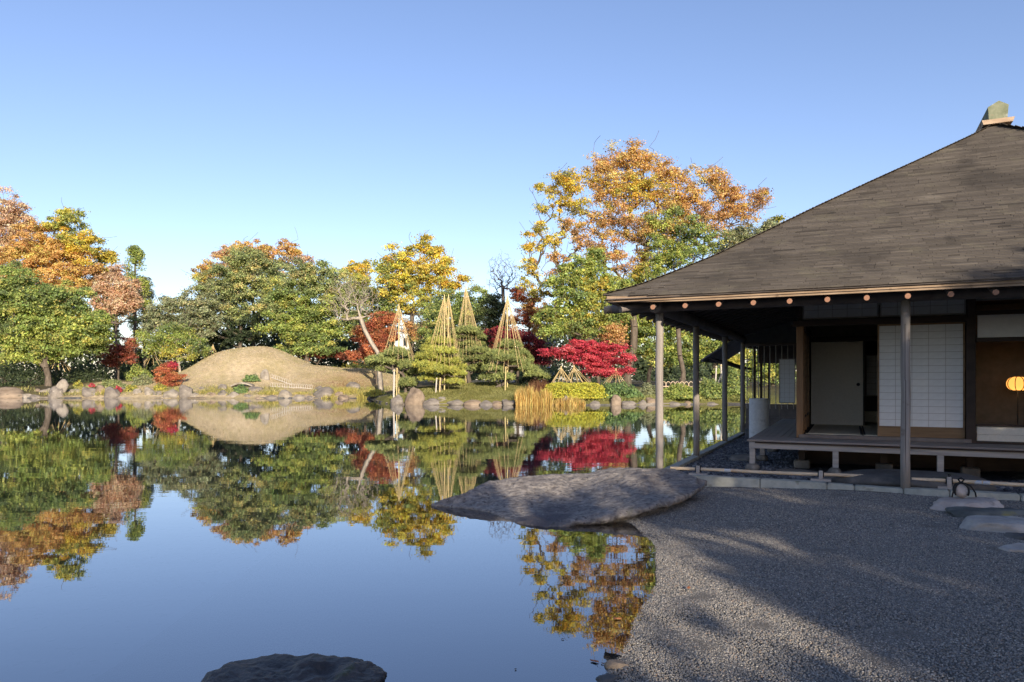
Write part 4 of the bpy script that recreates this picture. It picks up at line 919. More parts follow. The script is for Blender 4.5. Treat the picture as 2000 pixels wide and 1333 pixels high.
# boundary marker: a round stone bound with black rope
def marker():
    k = (EYE - .26) * F / (971 - HZ); x = (1877 - 1000) / F * k; z0 = .262
    root = empty('marker_stone', (x, k, z0)); tag(root, 'round pink stone bound crosswise with black rope on a stepping stone', 'marker stone')
    me, zt, w = rock_mesh('stone', .095, .09, .085, 44, M_PINK, 3, 4, .05, low=-1); o = link('stone', me, root); o.location = (0, 0, .075)
    for ang in (math.radians(20), math.radians(110)):
        pts = [(.105 * math.cos(t) * math.cos(ang), .105 * math.cos(t) * math.sin(ang), .075 + .098 * math.sin(t)) for t in np.linspace(-.5, math.pi + .5, 20)]
        path_tube('rope', pts, .011, M_ROPE, root, 6)
    path_tube('rope_loop', [(0, 0, .17), (.03, -.01, .215), (.0, 0, .235), (-.03, .01, .215), (0, 0, .17)], .011, M_ROPE, root, 6)
    path_tube('rope_tail', [(-.02, 0, .175), (-.09, -.03, .14), (-.14, -.06, .05), (-.155, -.07, .006)], .010, M_ROPE, root, 6)
    path_tube('rope_tail', [(.02, 0, .175), (.10, -.03, .14), (.145, -.05, .06), (.15, -.06, .006)], .010, M_ROPE, root, 6)
marker()
# long shoe-step slab and flat stones in the pebbles
def slab(name, label, a, b, sa, sb, h, z, seed, mat, cat):
    me, zt, w = rock_mesh(name, sa, sb, h, seed, mat, 4, 6, .05, .60, low=-.7); o = link(name, me)
    p = hw(a, b); o.location = (p[0], p[1], z - zt); o.rotation_euler = (0, 0, HANG); o.scale = (2 * sa / w, 1, 1); tag(o, label, cat)
slab('step_slab', 'long dark grey stone step slab below the veranda edge', 3.5, .62, 1.12, .55, .26, .36, 21, M_STONED, 'step stone')
slab('flat_stone', 'pale flat stone set in the dark pebbles by the veranda corner', 0.95, 3.2, .33, .42, .14, .25, 22, M_STONE, 'flat stone')
slab('flat_stone', 'grey flat stone lying in the shade under the veranda boards', 2.05, 1.25, .42, .33, .12, .23, 23, M_STONE, 'flat stone')
slab('flat_stone', 'dark rough stone beside the foot of the far corner post', 0.5, 8.9, .35, .4, .3, .38, 24, M_STONED, 'flat stone')

# bamboo barriers on low wooden stands
def barrier(label, a0, b0, a1, b1, z, stands, blue):
    root = empty('bamboo_barrier', hw(0, 0, 0), HANG); tag(root, label, 'barrier', 'bamboo barriers along the kerb')
    root.location = HO
    n = int((a1 - a0) / .27); pts, rad = [], []
    for k in range(n + 1):
        f = k / n
        for df, rr in ((-.016, .026), (-.004, .0295), (.004, .0295), (.016, .026)):
            g = f + df / (a1 - a0) * 1.0
            if 0 <= g <= 1: pts.append((a0 + (a1 - a0) * g, b0 + (b1 - b0) * g, z + .004 * math.sin(9 * g))); rad.append(rr)
    rl = path_tube('bamboo_rail', pts, rad, M_BAMBOO, root, 12)
    if blue: q = a0 + (a1 - a0) * blue; bb = b0 + (b1 - b0) * blue; stick('tape_mark', (q - .09, bb, z), (q + .09, bb, z), .0285, M_BLUE, rl, 12)
    for a in stands:
        b = b0 + (b1 - b0) * (a - a0) / (a1 - a0); s = empty('stand'); s.parent = root
        box('foot', (a - .14, a + .14, b - .07, b + .07, .20, .235), M_DECKF, s, .004)
        box('upright', (a - .028, a + .028, b - .05, b - .027, .236, z + .06), M_DECKF, s, .004); box('upright', (a - .028, a + .028, b + .03, b + .05, .236, z + .03), M_DECKF, s, .004)
        for da in (-.036, .036): path_tube('rope_tie', [(a + da, b + .036 * math.cos(t), z + .036 * math.sin(t)) for t in np.linspace(0, 2 * math.pi, 13)], .008, M_ROPE, s, 5)
        path_tube('rope_tie', [(a, b, z + .03), (a + .015, b, z + .085), (a - .01, b, z + .10), (a, b, z + .03)], .007, M_ROPE, s, 5)
barrier('bamboo rail on two low stands running from the boulder past the veranda corner', .16, .05, 3.18, .30, .30, (.60, 2.38), .28)
barrier('bamboo rail on a low stand behind the rope-tied marker stone', 3.56, .16, 6.4, .20, .31, (4.02, 5.9), .30)

# lit paper lantern on a slender stand inside the right-hand room
def lantern():
    a, b = 5.40, 3.5; p = hw(a, b, FZ); root = empty('floor_lamp', p, HANG); tag(root, 'glowing round paper lamp on a thin stand in the dark room', 'lamp')
    m, nt, bs = newmat('lamp_paper_lit'); bs.inputs['Base Color'].default_value = (.8, .6, .32, 1); bs.inputs['Emission Color'].default_value = (1.0, .50, .13, 1); bs.inputs['Emission Strength'].default_value = .42; bs.inputs['Roughness'].default_value = .9
    tb = nt.nodes.new('ShaderNodeBsdfTranslucent'); tb.inputs['Color'].default_value = (.9, .62, .28, 1); mxs = nt.nodes.new('ShaderNodeMixShader'); mxs.inputs[0].default_value = .6
    nt.links.new(bs.outputs[0], mxs.inputs[1]); nt.links.new(tb.outputs[0], mxs.inputs[2]); nt.links.new(mxs.outputs[0], nt.nodes['Material Output'].inputs['Surface'])
    zc = 1.65 - FZ; prof = []
    for t in np.linspace(0, 1, 13):
        ang = -math.pi / 2 + math.pi * (.12 + .80 * t); prof.append((.165 * math.cos(ang) ** .75, zc + .125 * math.sin(ang)))
    vs, fs = [], []; n = 24
    for r_, z in prof:
        for j in range(n): th = 2 * math.pi * j / n; k = 1 + .02 * math.cos(8 * th); vs.append((r_ * k * math.cos(th), r_ * k * math.sin(th), z))
    for i in range(len(prof) - 1):
        for j in range(n): fs.append((i * n + j, i * n + (j + 1) % n, (i + 1) * n + (j + 1) % n, (i + 1) * n + j))
    me = bpy.data.meshes.new('shade'); me.from_pydata(vs, [], fs); me.materials.append(m)
    for q in me.polygons: q.use_smooth = True
    sh = link('shade', me, root)
    for j in range(8):
        th = 2 * math.pi * (j + .5) / 8; path_tube('rib', [(r_ * 1.02 * math.cos(th), r_ * 1.02 * math.sin(th), z) for r_, z in prof], .0065, M_ROPE, sh, 5)
    for (r_, z) in (prof[0], prof[-1]): path_tube('rim', [(r_ * 1.03 * math.cos(t), r_ * 1.03 * math.sin(t), z) for t in np.linspace(0, 2 * math.pi, 25)], .006, M_ROPE, sh, 5)
    path_tube('stem', [(0, 0, .02), (0, 0, zc - .1)], .008, M_ROPE, root, 8); path_tube('base', [(0, 0, 0), (0, 0, .025)], [.12, .10], M_ROPE, root, 20)
    ld = bpy.data.lights.new('lamp_light', 'POINT'); ld.energy = 1.3; ld.color = (1, .62, .28); ld.shadow_soft_size = .03
    lo = bpy.data.objects.new('lamp_light', ld); COL.objects.link(lo); lo.parent = root; lo.location = (0, 0, zc - .02)
lantern()
# tall white stone basin beside the veranda
def basin():
    a, b = 1.06, 6.0; a = .86 + .22; p = hw(.87, 6.0, .13); root = empty('stone_basin', p, HANG); tag(root, 'tall white cylindrical stone water basin beside the veranda', 'basin')
    vs, fs = [], []; n = 40; prof = [(.215, -.1), (.22, .3), (.22, .8), (.219, 1.14), (.213, 1.155), (.16, 1.155), (.15, 1.14), (.13, 1.0), (0.001, .97)]
    for r_, z in prof:
        for j in range(n): th = 2 * math.pi * j / n; vs.append((r_ * math.cos(th), r_ * math.sin(th), z + (.006 * dome_noise((th, z, 0), 2, 1) if z > .9 else 0)))
    for i in range(len(prof) - 1):
        for j in range(n): fs.append((i * n + j, i * n + (j + 1) % n, (i + 1) * n + (j + 1) % n, (i + 1) * n + j))
    me = bpy.data.meshes.new('drum'); me.from_pydata(vs, [], fs); me.materials.append(M_BASIN)
    for q in me.polygons: q.use_smooth = True
    link('drum', me, root)
    path_tube('water_surface', [(0, 0, 1.06), (0, 0, 1.066)], [.136, .137], M_GLASSD, root, 24)
basin()

# ------------------------------------------------------------------ stones of the far shore: (x0, x1, top, bottom, depth, material, label)
ROCKS = [
 (-6, 48, 756, 781, 67, 'stone_brown', 'broad low brown boulder at the left edge of the far shore'),
 (44, 62, 769, 780, 66.6, 'stone_pale', 'flat pale shore stone just right of the broad brown boulder'),
 (60, 80, 771, 780, 66.6, 'stone_grey', 'low grey shore stone between the flat pale stone and the two-part standing rock'),
 (66, 79, 759, 772, 68.2, 'stone_brown', 'small rounded reddish stone behind the low shore stones at left'),
 (80, 112, 758, 770, 68.2, 'stone_pale', 'pale flat slab behind the two-part standing rock, on its left'),
 (131, 162, 760, 771, 68.0, 'stone_pale', 'pale flat slab just right of the two-part standing rock'),
 (160, 186, 756, 776, 67.2, 'stone_grey', 'low grey rock left of the red plant on the shore'),
 (183, 204, 752, 777, 67.6, 'stone_brown', 'brownish rock next to the red plant on the shore'),
 (208, 236, 755, 779, 66.8, 'stone_grey', 'sharp triangular grey rock beneath the red plant'),
 (234, 254, 757, 773, 68.5, 'stone_grey', 'grey rock among yellow leaves right of the triangular rock'),
 (262, 278, 759, 776, 67.4, 'stone_pale', 'small whitish rock left of the pale square block'),
 (283, 302, 756, 778, 67.0, 'stone_pale', 'pale squarish block standing at the water under the red maple bush'),
 (300, 316, 764, 778, 66.8, 'stone_grey', 'small grey stone between the pale square block and the round pale boulder'),
 (322, 350, 760, 779, 66.6, 'stone_pale', 'round pale boulder left of the tall dark upright rock'),
 (351, 376, 751, 779, 66.6, 'stone_grey', 'tall dark upright rock at the water below the mound'),
 (374, 389, 767, 779, 66.5, 'stone_pale', 'small white stone at the right foot of the tall dark upright rock'),
 (388, 406, 755, 767, 69, 'stone_grey', 'grey rock on the grass above the small white stone'),
 (404, 424, 766, 779, 66.6, 'stone_brown', 'low brown shore rock left of the rock pair by the bridge'),
 (426, 444, 750, 764, 69, 'stone_grey', 'dark grey rock left of the little stone bridge'),
 (424, 445, 762, 779, 66.8, 'stone_grey', 'grey shore rock under the dark one left of the bridge'),
 (444, 466, 765, 780, 66.6, 'stone_pale', 'pale block at the water below the little stone bridge'),
 (474, 494, 770, 781, 66.6, 'stone_grey', 'low dark shore rock right below the bridge shrub'),
 (486, 514, 755, 767, 68.6, 'stone_grey', 'flat grey rock on the bank right of the bridge'),
 (496, 514, 772, 781, 66.5, 'stone_brown', 'low brown shore rock right of the bridge'),
 (516, 542, 772, 781, 66.5, 'stone_grey', 'low grey shore rock below the left end of the long hoop fence'),
 (545, 571, 761, 781, 66.8, 'stone_pale', 'pale yellowish boulder at the water below the long hoop fence'),
 (573, 597, 771, 781, 66.5, 'stone_pale', 'low pale shore stone right of the yellowish boulder'),
 (598, 614, 773, 781, 66.4, 'stone_grey', 'small grey shore stone left of the big jagged rock'),
 (613, 634, 754, 768, 68.4, 'stone_grey', 'dark rock behind the big jagged rock, on its left'),
 (618, 655, 756, 781, 66.8, 'stone_grey', 'big jagged grey rock right of the hoop fences'),
 (655, 670, 765, 780, 66.5, 'stone_brown', 'brown stone leaning on the big jagged rock'),
 (660, 681, 771, 784, 65.2, 'stone_brown', 'rounded brown rock in the water before the yellow grass'),
 (678, 704, 746, 760, 69, 'stone_grey', 'grey rock on the lawn left of the pine shadow'),
 (716, 741, 773, 785, 63.8, 'stone_brown', 'low brown shore rock right of the yellow grass'),
 (740, 764, 772, 788, 58.5, 'stone_grey', 'grey shore rock left of the pale support posts'),
 (764, 789, 770, 794, 49.2, 'stone_grey', 'rounded grey boulder at the foot of the two support posts'),
 (793, 828, 756, 795, 49.0, 'stone_brown', 'tall brown upright rock at the water below the pines'),
 (828, 857, 778, 793, 48.8, 'stone_grey', 'low grey rock right of the tall brown upright rock'),
 (853, 873, 775, 789, 49.4, 'stone_pale', 'whitish angular rock next to the low grey rock under the pines'),
 (886, 904, 766, 775, 51, 'stone_grey', 'small flat stone lying in the grass under the pines'),
 (876, 906, 781, 794, 48.6, 'stone_grey', 'flat bank edging stone, first right of the whitish angular rock'),
 (907, 937, 781, 794, 48.5, 'stone_brown', 'flat bank edging stone, second right of the whitish angular rock'),
 (938, 962, 782, 794, 48.4, 'stone_grey', 'flat bank edging stone, third right of the whitish angular rock'),
 (961, 982, 783, 794, 48.4, 'stone_brown', 'flat bank edging stone, fourth right of the whitish angular rock'),
 (980, 1006, 780, 794, 48.4, 'stone_grey', 'flat bank edging stone beside the golden reeds'),
 (1063, 1083, 782, 795, 48.3, 'stone_grey', 'rounded dark stone between the reeds and the yellow hedge'),
 (1090, 1112, 772, 795, 48.2, 'stone_grey', 'pointed grey rock standing before the yellow hedge'),
 (1120, 1140, 784, 795, 48.2, 'stone_brown', 'low brown stone at the foot of the yellow hedge, right part'),
 (1150, 1172, 783, 795, 48.3, 'stone_grey', 'low grey stone at the right end of the yellow hedge'),
 (1190, 1210, 771, 795, 48.4, 'stone_brown', 'upright brownish rock below the dark green shrub'),
 (1212, 1240, 783, 795, 48.6, 'stone_grey', 'low grey shore stone right of the upright brownish rock'),
 (1242, 1262, 781, 794, 49.0, 'stone_grey', 'rounded grey stone left of the near veranda post'),
 (1262, 1282, 776, 793, 49.4, 'stone_brown', 'brown shore stone just beside the near veranda post'),
 (1300, 1330, 784, 793, 49.8, 'stone_grey', 'low grey shore stone seen between the first two veranda posts, left one'),
 (1330, 1352, 783, 793, 50.0, 'stone_brown', 'low brown shore stone seen between the first two veranda posts, right one'),
 (1370, 1404, 784, 793, 50.3, 'stone_grey', 'low grey shore stone seen between the second and third veranda posts'),
]
for i, (x0, x1, yt, yb, Y, mn, lab) in enumerate(ROCKS):
    k = Y / F; wd = (x1 - x0) * k; ht = (yb - yt) * k
    me, zt, w = rock_mesh('rock', .5, .42, 1.0, 100 + i * 3, MATS[mn], 3, 12, .17, low=-.5)
    o = link('rock', me); zb = P(0, yb, Y)[2]; zb = max(zb, -.35); top = P(0, yt, Y)[2]
    s = wd / w * 1.16; o.scale = (s, s * .9, max(.15, (top - zb)) / (zt + .3)); o.location = (((x0 + x1) / 2 - 1000) * k, Y, zb + .3 * o.scale[2]); tag(o, lab, 'rock', 'stones of the far shore')
# the two-part standing rock: a head-like block on a sloping base
def two_part():
    Y = 67.0; k = Y / F; root = empty('standing_rock', ((112 - 1000) * k, Y, -.1)); tag(root, 'pale two-part standing rock with a rounded head on the left shore', 'rock')
    me, zt, w = rock_mesh('base_stone', 1.0, .75, .95, 7, M_STONE, 3, 8, .1, low=-.2); o = link('base_stone', me, root); o.scale = (40 * k / w, 1, 1.0 / zt * 1.25); o.location = (-.05, 0, .02)
    me, zt, w = rock_mesh('head_stone', .6, .55, .8, 9, M_STONEP, 3, 7, .1, low=-1); o = link('head_stone', me, root); o.scale = (24 * k / w, 1, 1); o.location = (.42, .05, 1.12)
two_part()
def standing_stone():
    Y = 72.0; x = (518 - 1000) / F * Y; k = Y / F
    me, zt, w = rock_mesh('standing_stone', .5, .35, 1, 52, M_STONEP, 3, 8, .08, low=-.3); o = link('standing_stone', me)
    z = gz(x, Y); o.scale = (19 * k / w, .8, (P(0, 721, Y)[2] - z) / zt); o.location = (x, Y, z); tag(o, 'upright pale stone standing on the slope of the mound', 'stone')
standing_stone()
# little slab bridge
def bridge():
    Y = 69.5; k = Y / F; n = 10; vs, fs = [], []
    for i in range(n + 1):
        f = i / n; x = (454 + 38 * f - 1000) * k; z = P(0, 754 - 7 * math.sin(math.pi * min(1, f * .9 + .05)), Y)[2]; dz = .16
        for (y, zz) in ((Y - .5 + .6 * f, z), (Y + .3 + .6 * f, z), (Y + .3 + .6 * f, z - dz), (Y - .5 + .6 * f, z - dz)): vs.append((x, y, zz))
    for i in range(n):
        for q in range(4): fs.append((4 * i + q, 4 * i + (q + 1) % 4, 4 * i + 4 + (q + 1) % 4, 4 * i + 4 + q))
    fs += [(3, 2, 1, 0), (4 * n, 4 * n + 1, 4 * n + 2, 4 * n + 3)]
    me = bpy.data.meshes.new('slab_bridge'); me.from_pydata(vs, [], fs); me.materials.append(M_STONEP); tag(link('slab_bridge', me), 'low arched stone slab bridge at the foot of the mound', 'bridge')
bridge()
# low hoop fences on the lawn
def hoops(label, pts, n, h, r=.018, mat=None):
    p0, p1 = (np.array(q, float) for q in pts); root = empty('hoop_fence', p0); tag(root, label, 'fence'); d = p1 - p0; mat = mat or M_GREYPOLE
    stick('rail', (0, 0, .06), d + np.array([0, 0, .06]), .035, mat, root)
    w = np.linalg.norm(d) / n
    for i in range(n):
        c = d * (i + .5) / n; e = d / np.linalg.norm(d)
        path_tube('hoop', [c + e * (w * .62) * math.cos(t) + np.array([0, 0, h * math.sin(t)]) for t in np.linspace(0, math.pi, 9)], r, mat, root, 5)
def lawn(px, Y): x = (px - 1000) / F * Y; return (x, Y, gz(x, Y))
hoops('short low hoop fence of bent bamboo beside the upright stone', (lawn(529, 72.4), lawn(569, 71.4)), 9, .45)
hoops('long low hoop fence of bent bamboo above the shore rocks, left half', (lawn(528, 70.0), lawn(570, 69.8)), 9, .45)
hoops('long low hoop fence of bent bamboo above the shore rocks, right half', (lawn(570, 69.8), lawn(610, 69.3)), 9, .45)
hoops('low hoop fence of dark bent canes seen between the veranda posts', ((10.9, 52.3, P(0, 757, 52.3)[2]), (15.2, 53.6, P(0, 757, 53.6)[2])), 12, .42, .025, M_BAMBOO)

# ------------------------------------------------------------------ shrubs and low plants on the far bank
pxshrub('azalea', 'round green azalea bush left of the upright stone on the mound', 492, 740, 16, 8, 71.4, SHRUBG, n=1300, leaf=.16)
pxshrub('azalea', 'small green azalea bush in front of the slab bridge', 470, 761, 14, 8.5, 67.6, SHRUBG, n=1100, leaf=.15)
pxshrub('clipped_hedge', 'long rounded yellow-green clipped hedge beside the golden reeds', 1120, 770, 62, 20, 49.6, HEDGEY, n=9000, leaf=.12, cat='hedge', depth=1.3, lump=.04, boxy=3.6)
pxshrub('dark_shrub', 'dark green rounded shrub between the yellow hedge and the near post', 1208, 763, 44, 17, 50.2, SHRUBG, n=4200, leaf=.14, depth=1.3)
pxshrub('dark_shrub', 'low grey-green shrub behind the near veranda post', 1270, 765, 26, 16, 51.2, GREYGR, n=2000, leaf=.14)
pxshrub('leafy_shrub', 'yellowish leafy ground shrub seen between the first two posts', 1325, 775, 42, 17, 50.6, BGREEN, n=3600, leaf=.15, depth=1.2)
pxshrub('leafy_shrub', 'shaded leafy ground shrub seen between the second and third posts', 1388, 770, 34, 24, 51.4, GREEN, n=3600, leaf=.15, depth=1.2)
pxshrub('leafy_shrub', 'shaded leafy shrub seen right of the third post', 1432, 765, 22, 36, 52, GREEN, n=2600, leaf=.15, depth=1.2)
pxshrub('clipped_shrub', 'flat brown-green clipped mound left of the red maple bush', 220, 748, 24, 8, 71, OLIVE, n=1500, leaf=.16)
pxshrub('leafy_shrub', 'light green leafy shrub between the small bamboo tent and the red maple', 272, 725, 24, 12, 76, BGREEN, n=1500, leaf=.18)
pxshrub('leafy_shrub', 'grey-green shrub at the left foot of the red maple bush', 278, 745, 20, 12, 71.5, GREYGR, n=1300, leaf=.16)
pxshrub('leafy_shrub', 'olive shrub on the bank above the triangular rock', 236, 762, 20, 9, 68.8, OLIVE, n=1000, leaf=.15)
pxshrub('leafy_shrub', 'yellow leafed shrub above the pale square block', 258, 763, 14, 9, 68.4, YGREEN, n=800, leaf=.15)
pxshrub('leafy_shrub', 'yellow-green shrub above the round pale boulder', 312, 762, 13, 8, 68.5, YGREEN, n=800, leaf=.14)
pxshrub('red_plant', 'small bright red plant on top of the triangular shore rock', 231, 760, 7, 6, 67.4, RED, n=420, leaf=.14, seat=False)
pxshrub('red_plant', 'tiny red plant left of the triangular shore rock', 180, 752, 6, 4, 68.4, RED, n=250, leaf=.12, seat=False)
pxshrub('low_shrub', 'small sunlit shrub right of the two-part standing rock', 152, 755, 10, 10, 69.5, YGREEN, n=600, leaf=.15)
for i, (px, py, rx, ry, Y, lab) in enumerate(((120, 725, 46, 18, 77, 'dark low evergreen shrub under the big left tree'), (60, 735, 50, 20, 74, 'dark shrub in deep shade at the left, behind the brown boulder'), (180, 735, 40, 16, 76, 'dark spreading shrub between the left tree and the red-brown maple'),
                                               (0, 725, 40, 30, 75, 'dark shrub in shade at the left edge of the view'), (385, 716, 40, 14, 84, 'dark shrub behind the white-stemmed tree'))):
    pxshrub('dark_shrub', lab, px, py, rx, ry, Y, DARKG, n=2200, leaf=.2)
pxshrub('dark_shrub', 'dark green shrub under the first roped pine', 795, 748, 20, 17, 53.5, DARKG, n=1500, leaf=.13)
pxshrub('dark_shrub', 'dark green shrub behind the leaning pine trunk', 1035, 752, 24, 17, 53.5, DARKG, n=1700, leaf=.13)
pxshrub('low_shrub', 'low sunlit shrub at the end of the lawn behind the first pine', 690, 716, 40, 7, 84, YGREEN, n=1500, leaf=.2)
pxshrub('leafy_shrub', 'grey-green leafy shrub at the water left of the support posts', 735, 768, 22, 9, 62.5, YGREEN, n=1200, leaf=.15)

def blades(name, label, px0, px1, yt, yb, Y, dep, n, pal, cat, w=.03, group=None, lean=.12):
    """upright blades or canes standing in a clump"""
    k = Y / F; x0, x1 = (px0 - 1000) * k, (px1 - 1000) * k; zb = max(P(0, yb, Y)[2], gz((x0 + x1) / 2, Y) - .1); zt = max(P(0, yt, Y)[2], zb + .6 * (yb - yt) * k)
    root = empty(name, ((x0 + x1) / 2, Y, zb)); tag(root, label, cat, group)
    x = rng.uniform(x0, x1, n) - (x0 + x1) / 2; y = rng.uniform(-dep, dep, n); h = (zt - zb) * rng.uniform(.45, 1.0, n) * (1 - .35 * np.abs(x / ((x1 - x0) / 2)) ** 3)
    B = np.stack([x, y, np.full(n, -.05)], 1); T = B + np.stack([rng.normal(0, lean, n) * h, rng.normal(0, lean, n) * h, h], 1); M = (B + T) / 2 + np.stack([rng.normal(0, .03, n), rng.normal(0, .03, n), np.zeros(n)], 1) - (T - B) * np.array([.08, .08, 0])
    th = rng.uniform(0, math.pi, n); s = np.stack([np.cos(th), np.sin(th), np.zeros(n)], 1) * w * .5
    V = np.stack([B - s, B + s, M + s, T, M - s], 1).reshape(-1, 3); Fc = np.arange(5 * n).reshape(n, 5)
    t = pick(pal, n) * np.exp(rng.normal(0, .2, (n, 1)))
    link('blades', raw_mesh('blades', V, Fc, M_REED, np.repeat(np.clip(t, 0, .9), 5, 0)), root)
GOLD = [((0.62, 0.43, 0.15), 4), ((0.52, 0.33, 0.10), 3), ((0.66, 0.54, 0.20), 2), ((0.42, 0.36, 0.10), 1)]
YGR = [((0.42, 0.36, 0.10), 4), ((0.34, 0.33, 0.08), 3), ((0.5, 0.42, 0.16), 2)]
blades('reed_clump', 'tall clump of golden reeds at the water, left of the yellow hedge', 1008, 1050, 748, 797, 48.0, .6, 900, GOLD, 'reeds', .035)
blades('reed_clump', 'second golden reed clump overlapping the yellow hedge', 1052, 1078, 752, 797, 47.9, .4, 520, GOLD, 'reeds', .035)
blades('reed_clump', 'sparse golden reeds in front of the yellow hedge', 1082, 1142, 768, 796, 47.9, .3, 420, GOLD, 'reeds', .03)
blades('brown_canes', 'reddish brown dry canes behind the golden reeds', 1032, 1075, 736, 770, 51.5, .5, 420, [((0.2, .09, .05), 2), ((.28, .15, .07), 1)], 'canes', .03)
for (a, b, t, bt, Y, n, lab) in ((656, 700, 752, 779, 67.6, 700, 'yellow grass tuft between the jagged rock and the lawn rock'), (574, 606, 764, 777, 67.6, 350, 'yellow grass below the right part of the long hoop fence'), (508, 548, 763, 778, 67.4, 400, 'yellow grass below the left part of the long hoop fence'),
                                 (700, 738, 757, 780, 65.8, 450, 'yellow grass at the water left of the support posts'), (630, 660, 766, 781, 66.2, 220, 'yellow grass tuft round the jagged rock'), (395, 424, 762, 776, 67.4, 250, 'yellow grass left of the rock pair by the bridge'), (204, 214, 755, 774, 67.5, 140, 'yellow fern left of the triangular rock')):
    blades('grass_tuft', lab, a, b, t, bt, Y, .7, n, YGR, 'grass', .04, lean=.3)

# ------------------------------------------------------------------ pines trained in pads, with their rope cones and props
PINEC = [((0.289, 0.334, 0.118), 4), ((0.209, 0.254, 0.095), 3), ((0.38, 0.403, 0.14), 2)]
PINEB = [((0.425, 0.437, 0.095), 4), ((0.334, 0.368, 0.095), 3), ((0.517, 0.494, 0.118), 2)]
def pine(label, Y, pads, trunk, pal, rb=.14):
    base = np.array([(trunk[0][0] - 1000) / F * Y, Y, 0.0]); base[2] = gz(base[0], Y); root = empty('pine_tree', base); tag(root, label, 'pine', 'trained pines on the far bank')
    k = Y / F; tp = [P(px, py, Y) - base for px, py in trunk]; tp[0][2] = -.2
    tp = [tp[0]] + [q + np.array([0, rng.normal(0, .08), 0]) for q in tp[1:]]
    C, T, tg = [], [], []
    for pd in pads:
        px, py, rx, ry = pd[:4]; dy = pd[4] if len(pd) > 4 else rng.uniform(-.9, .9)
        c = P(px, py, Y) - base + np.array([0, dy, 0]); r = np.array([rx * k * 1.12, rx * k * .8, ry * k * 1.5])
        tg.append(c - np.array([0, 0, r[2] * .6])); n = int(470 * r[0] * r[1] + 110)
        d = rng.normal(0, 1, (n, 3)); d[:, 2] = np.abs(d[:, 2]) * .9 - .12; d /= np.linalg.norm(d, axis=1, keepdims=True); rad = rng.uniform(.15, 1, n) ** .45
        s = rng.uniform(0, 9); rad *= 1 + .16 * np.sin(np.arctan2(d[:, 1], d[:, 0]) * 4 + s) + .1 * np.sin(d[:, 0] * 9 + s)
        C.append(c + d * rad[:, None] * r); T.append(pick(pal, n) * np.exp(rng.normal(0, .14, (n, 1))) * rng.uniform(.85, 1.15))
        for q in range(3): tg.append(c + np.array([rng.uniform(-.6, .6) * r[0], rng.uniform(-.6, .6) * r[1], -r[2] * .4]))
    pos, par, tips = skeleton(tp, tg, jit=.2, seg=.5, rise=.8, zpen=.4)
    link('trunk', branch_mesh('trunk', pos, par, tips, rb, .02, M_BARK), root)
    C = np.concatenate(C); T = np.concatenate(T); m = 8; n = len(C)
    d = rng.normal(0, .75, (n, m, 3)) + np.array([0, 0, .75]); d /= np.linalg.norm(d, axis=2, keepdims=True); L = rng.uniform(.16, .28, (n, m, 1))
    tip = C[:, None] + d * L; sd = np.cross(d, rng.normal(0, 1, (n, m, 3))); sd /= np.linalg.norm(sd, axis=2, keepdims=True) + 1e-9; sd *= .030
    V = np.stack([C[:, None] - sd, C[:, None] + sd, tip], 2).reshape(-1, 3); Fc = np.arange(3 * n * m).reshape(-1, 3)
    t = np.repeat(T, m, 0) * np.exp(rng.normal(0, .12, (n * m, 1)))
    link('crown', raw_mesh('crown', V, Fc, M_NEEDLE, np.repeat(np.clip(t, 0, .9), 3, 0)), root)
    return base
pine('low spreading pine under the leftmost rope cone', 53.0, [(748, 708, 30, 9), (776, 693, 22, 9), (738, 712, 20, 7), (797, 717, 16, 7), (770, 708, 26, 8), (746, 723, 11, 4), (790, 735, 14, 7), (812, 728, 12, 6), (800, 752, 16, 9)], [(792, 762), (794, 745), (786, 730), (768, 722), (752, 716)], PINEC, .13)
pine('bright yellow-green layered pine under the twin rope cones', 52.0, [(858, 670, 24, 7), (842, 684, 18, 6), (868, 690, 24, 7), (838, 700, 22, 7), (866, 708, 28, 7), (832, 716, 20, 7), (856, 726, 32, 8), (886, 720, 20, 7), (880, 738, 24, 7), (838, 742, 18, 6), (898, 732, 12, 5), (862, 748, 10, 4), (888, 748, 16, 4)], [(861, 768), (857, 752), (864, 735), (858, 715), (862, 690), (858, 672)], PINEB, .15)
pine('tall layered green pine under the highest rope cone', 56.0, [(912, 651, 24, 7), (900, 660, 18, 6), (930, 660, 18, 6), (912, 674, 28, 7), (934, 688, 20, 6), (900, 690, 20, 6), (940, 702, 18, 6), (912, 704, 24, 7), (950, 712, 14, 5), (905, 720, 14, 6), (930, 722, 22, 6), (950, 694, 12, 4)], [(918, 748), (914, 730), (919, 715), (912, 690), (914, 655)], PINEC, .16)
pine('leaning green pine under the rightmost rope cone', 52.5, [(996, 678, 22, 8), (972, 694, 18, 7), (1010, 693, 22, 7), (988, 704, 26, 8), (1024, 706, 16, 7), (962, 722, 20, 7), (992, 722, 24, 7), (1030, 722, 16, 6), (955, 740, 18, 7), (984, 740, 20, 7), (1044, 734, 18, 7), (1014, 712, 18, 6), (1062, 738, 10, 5)], [(965, 768), (980, 752), (994, 742), (1000, 722), (998, 700), (996, 680)], PINEC, .15)

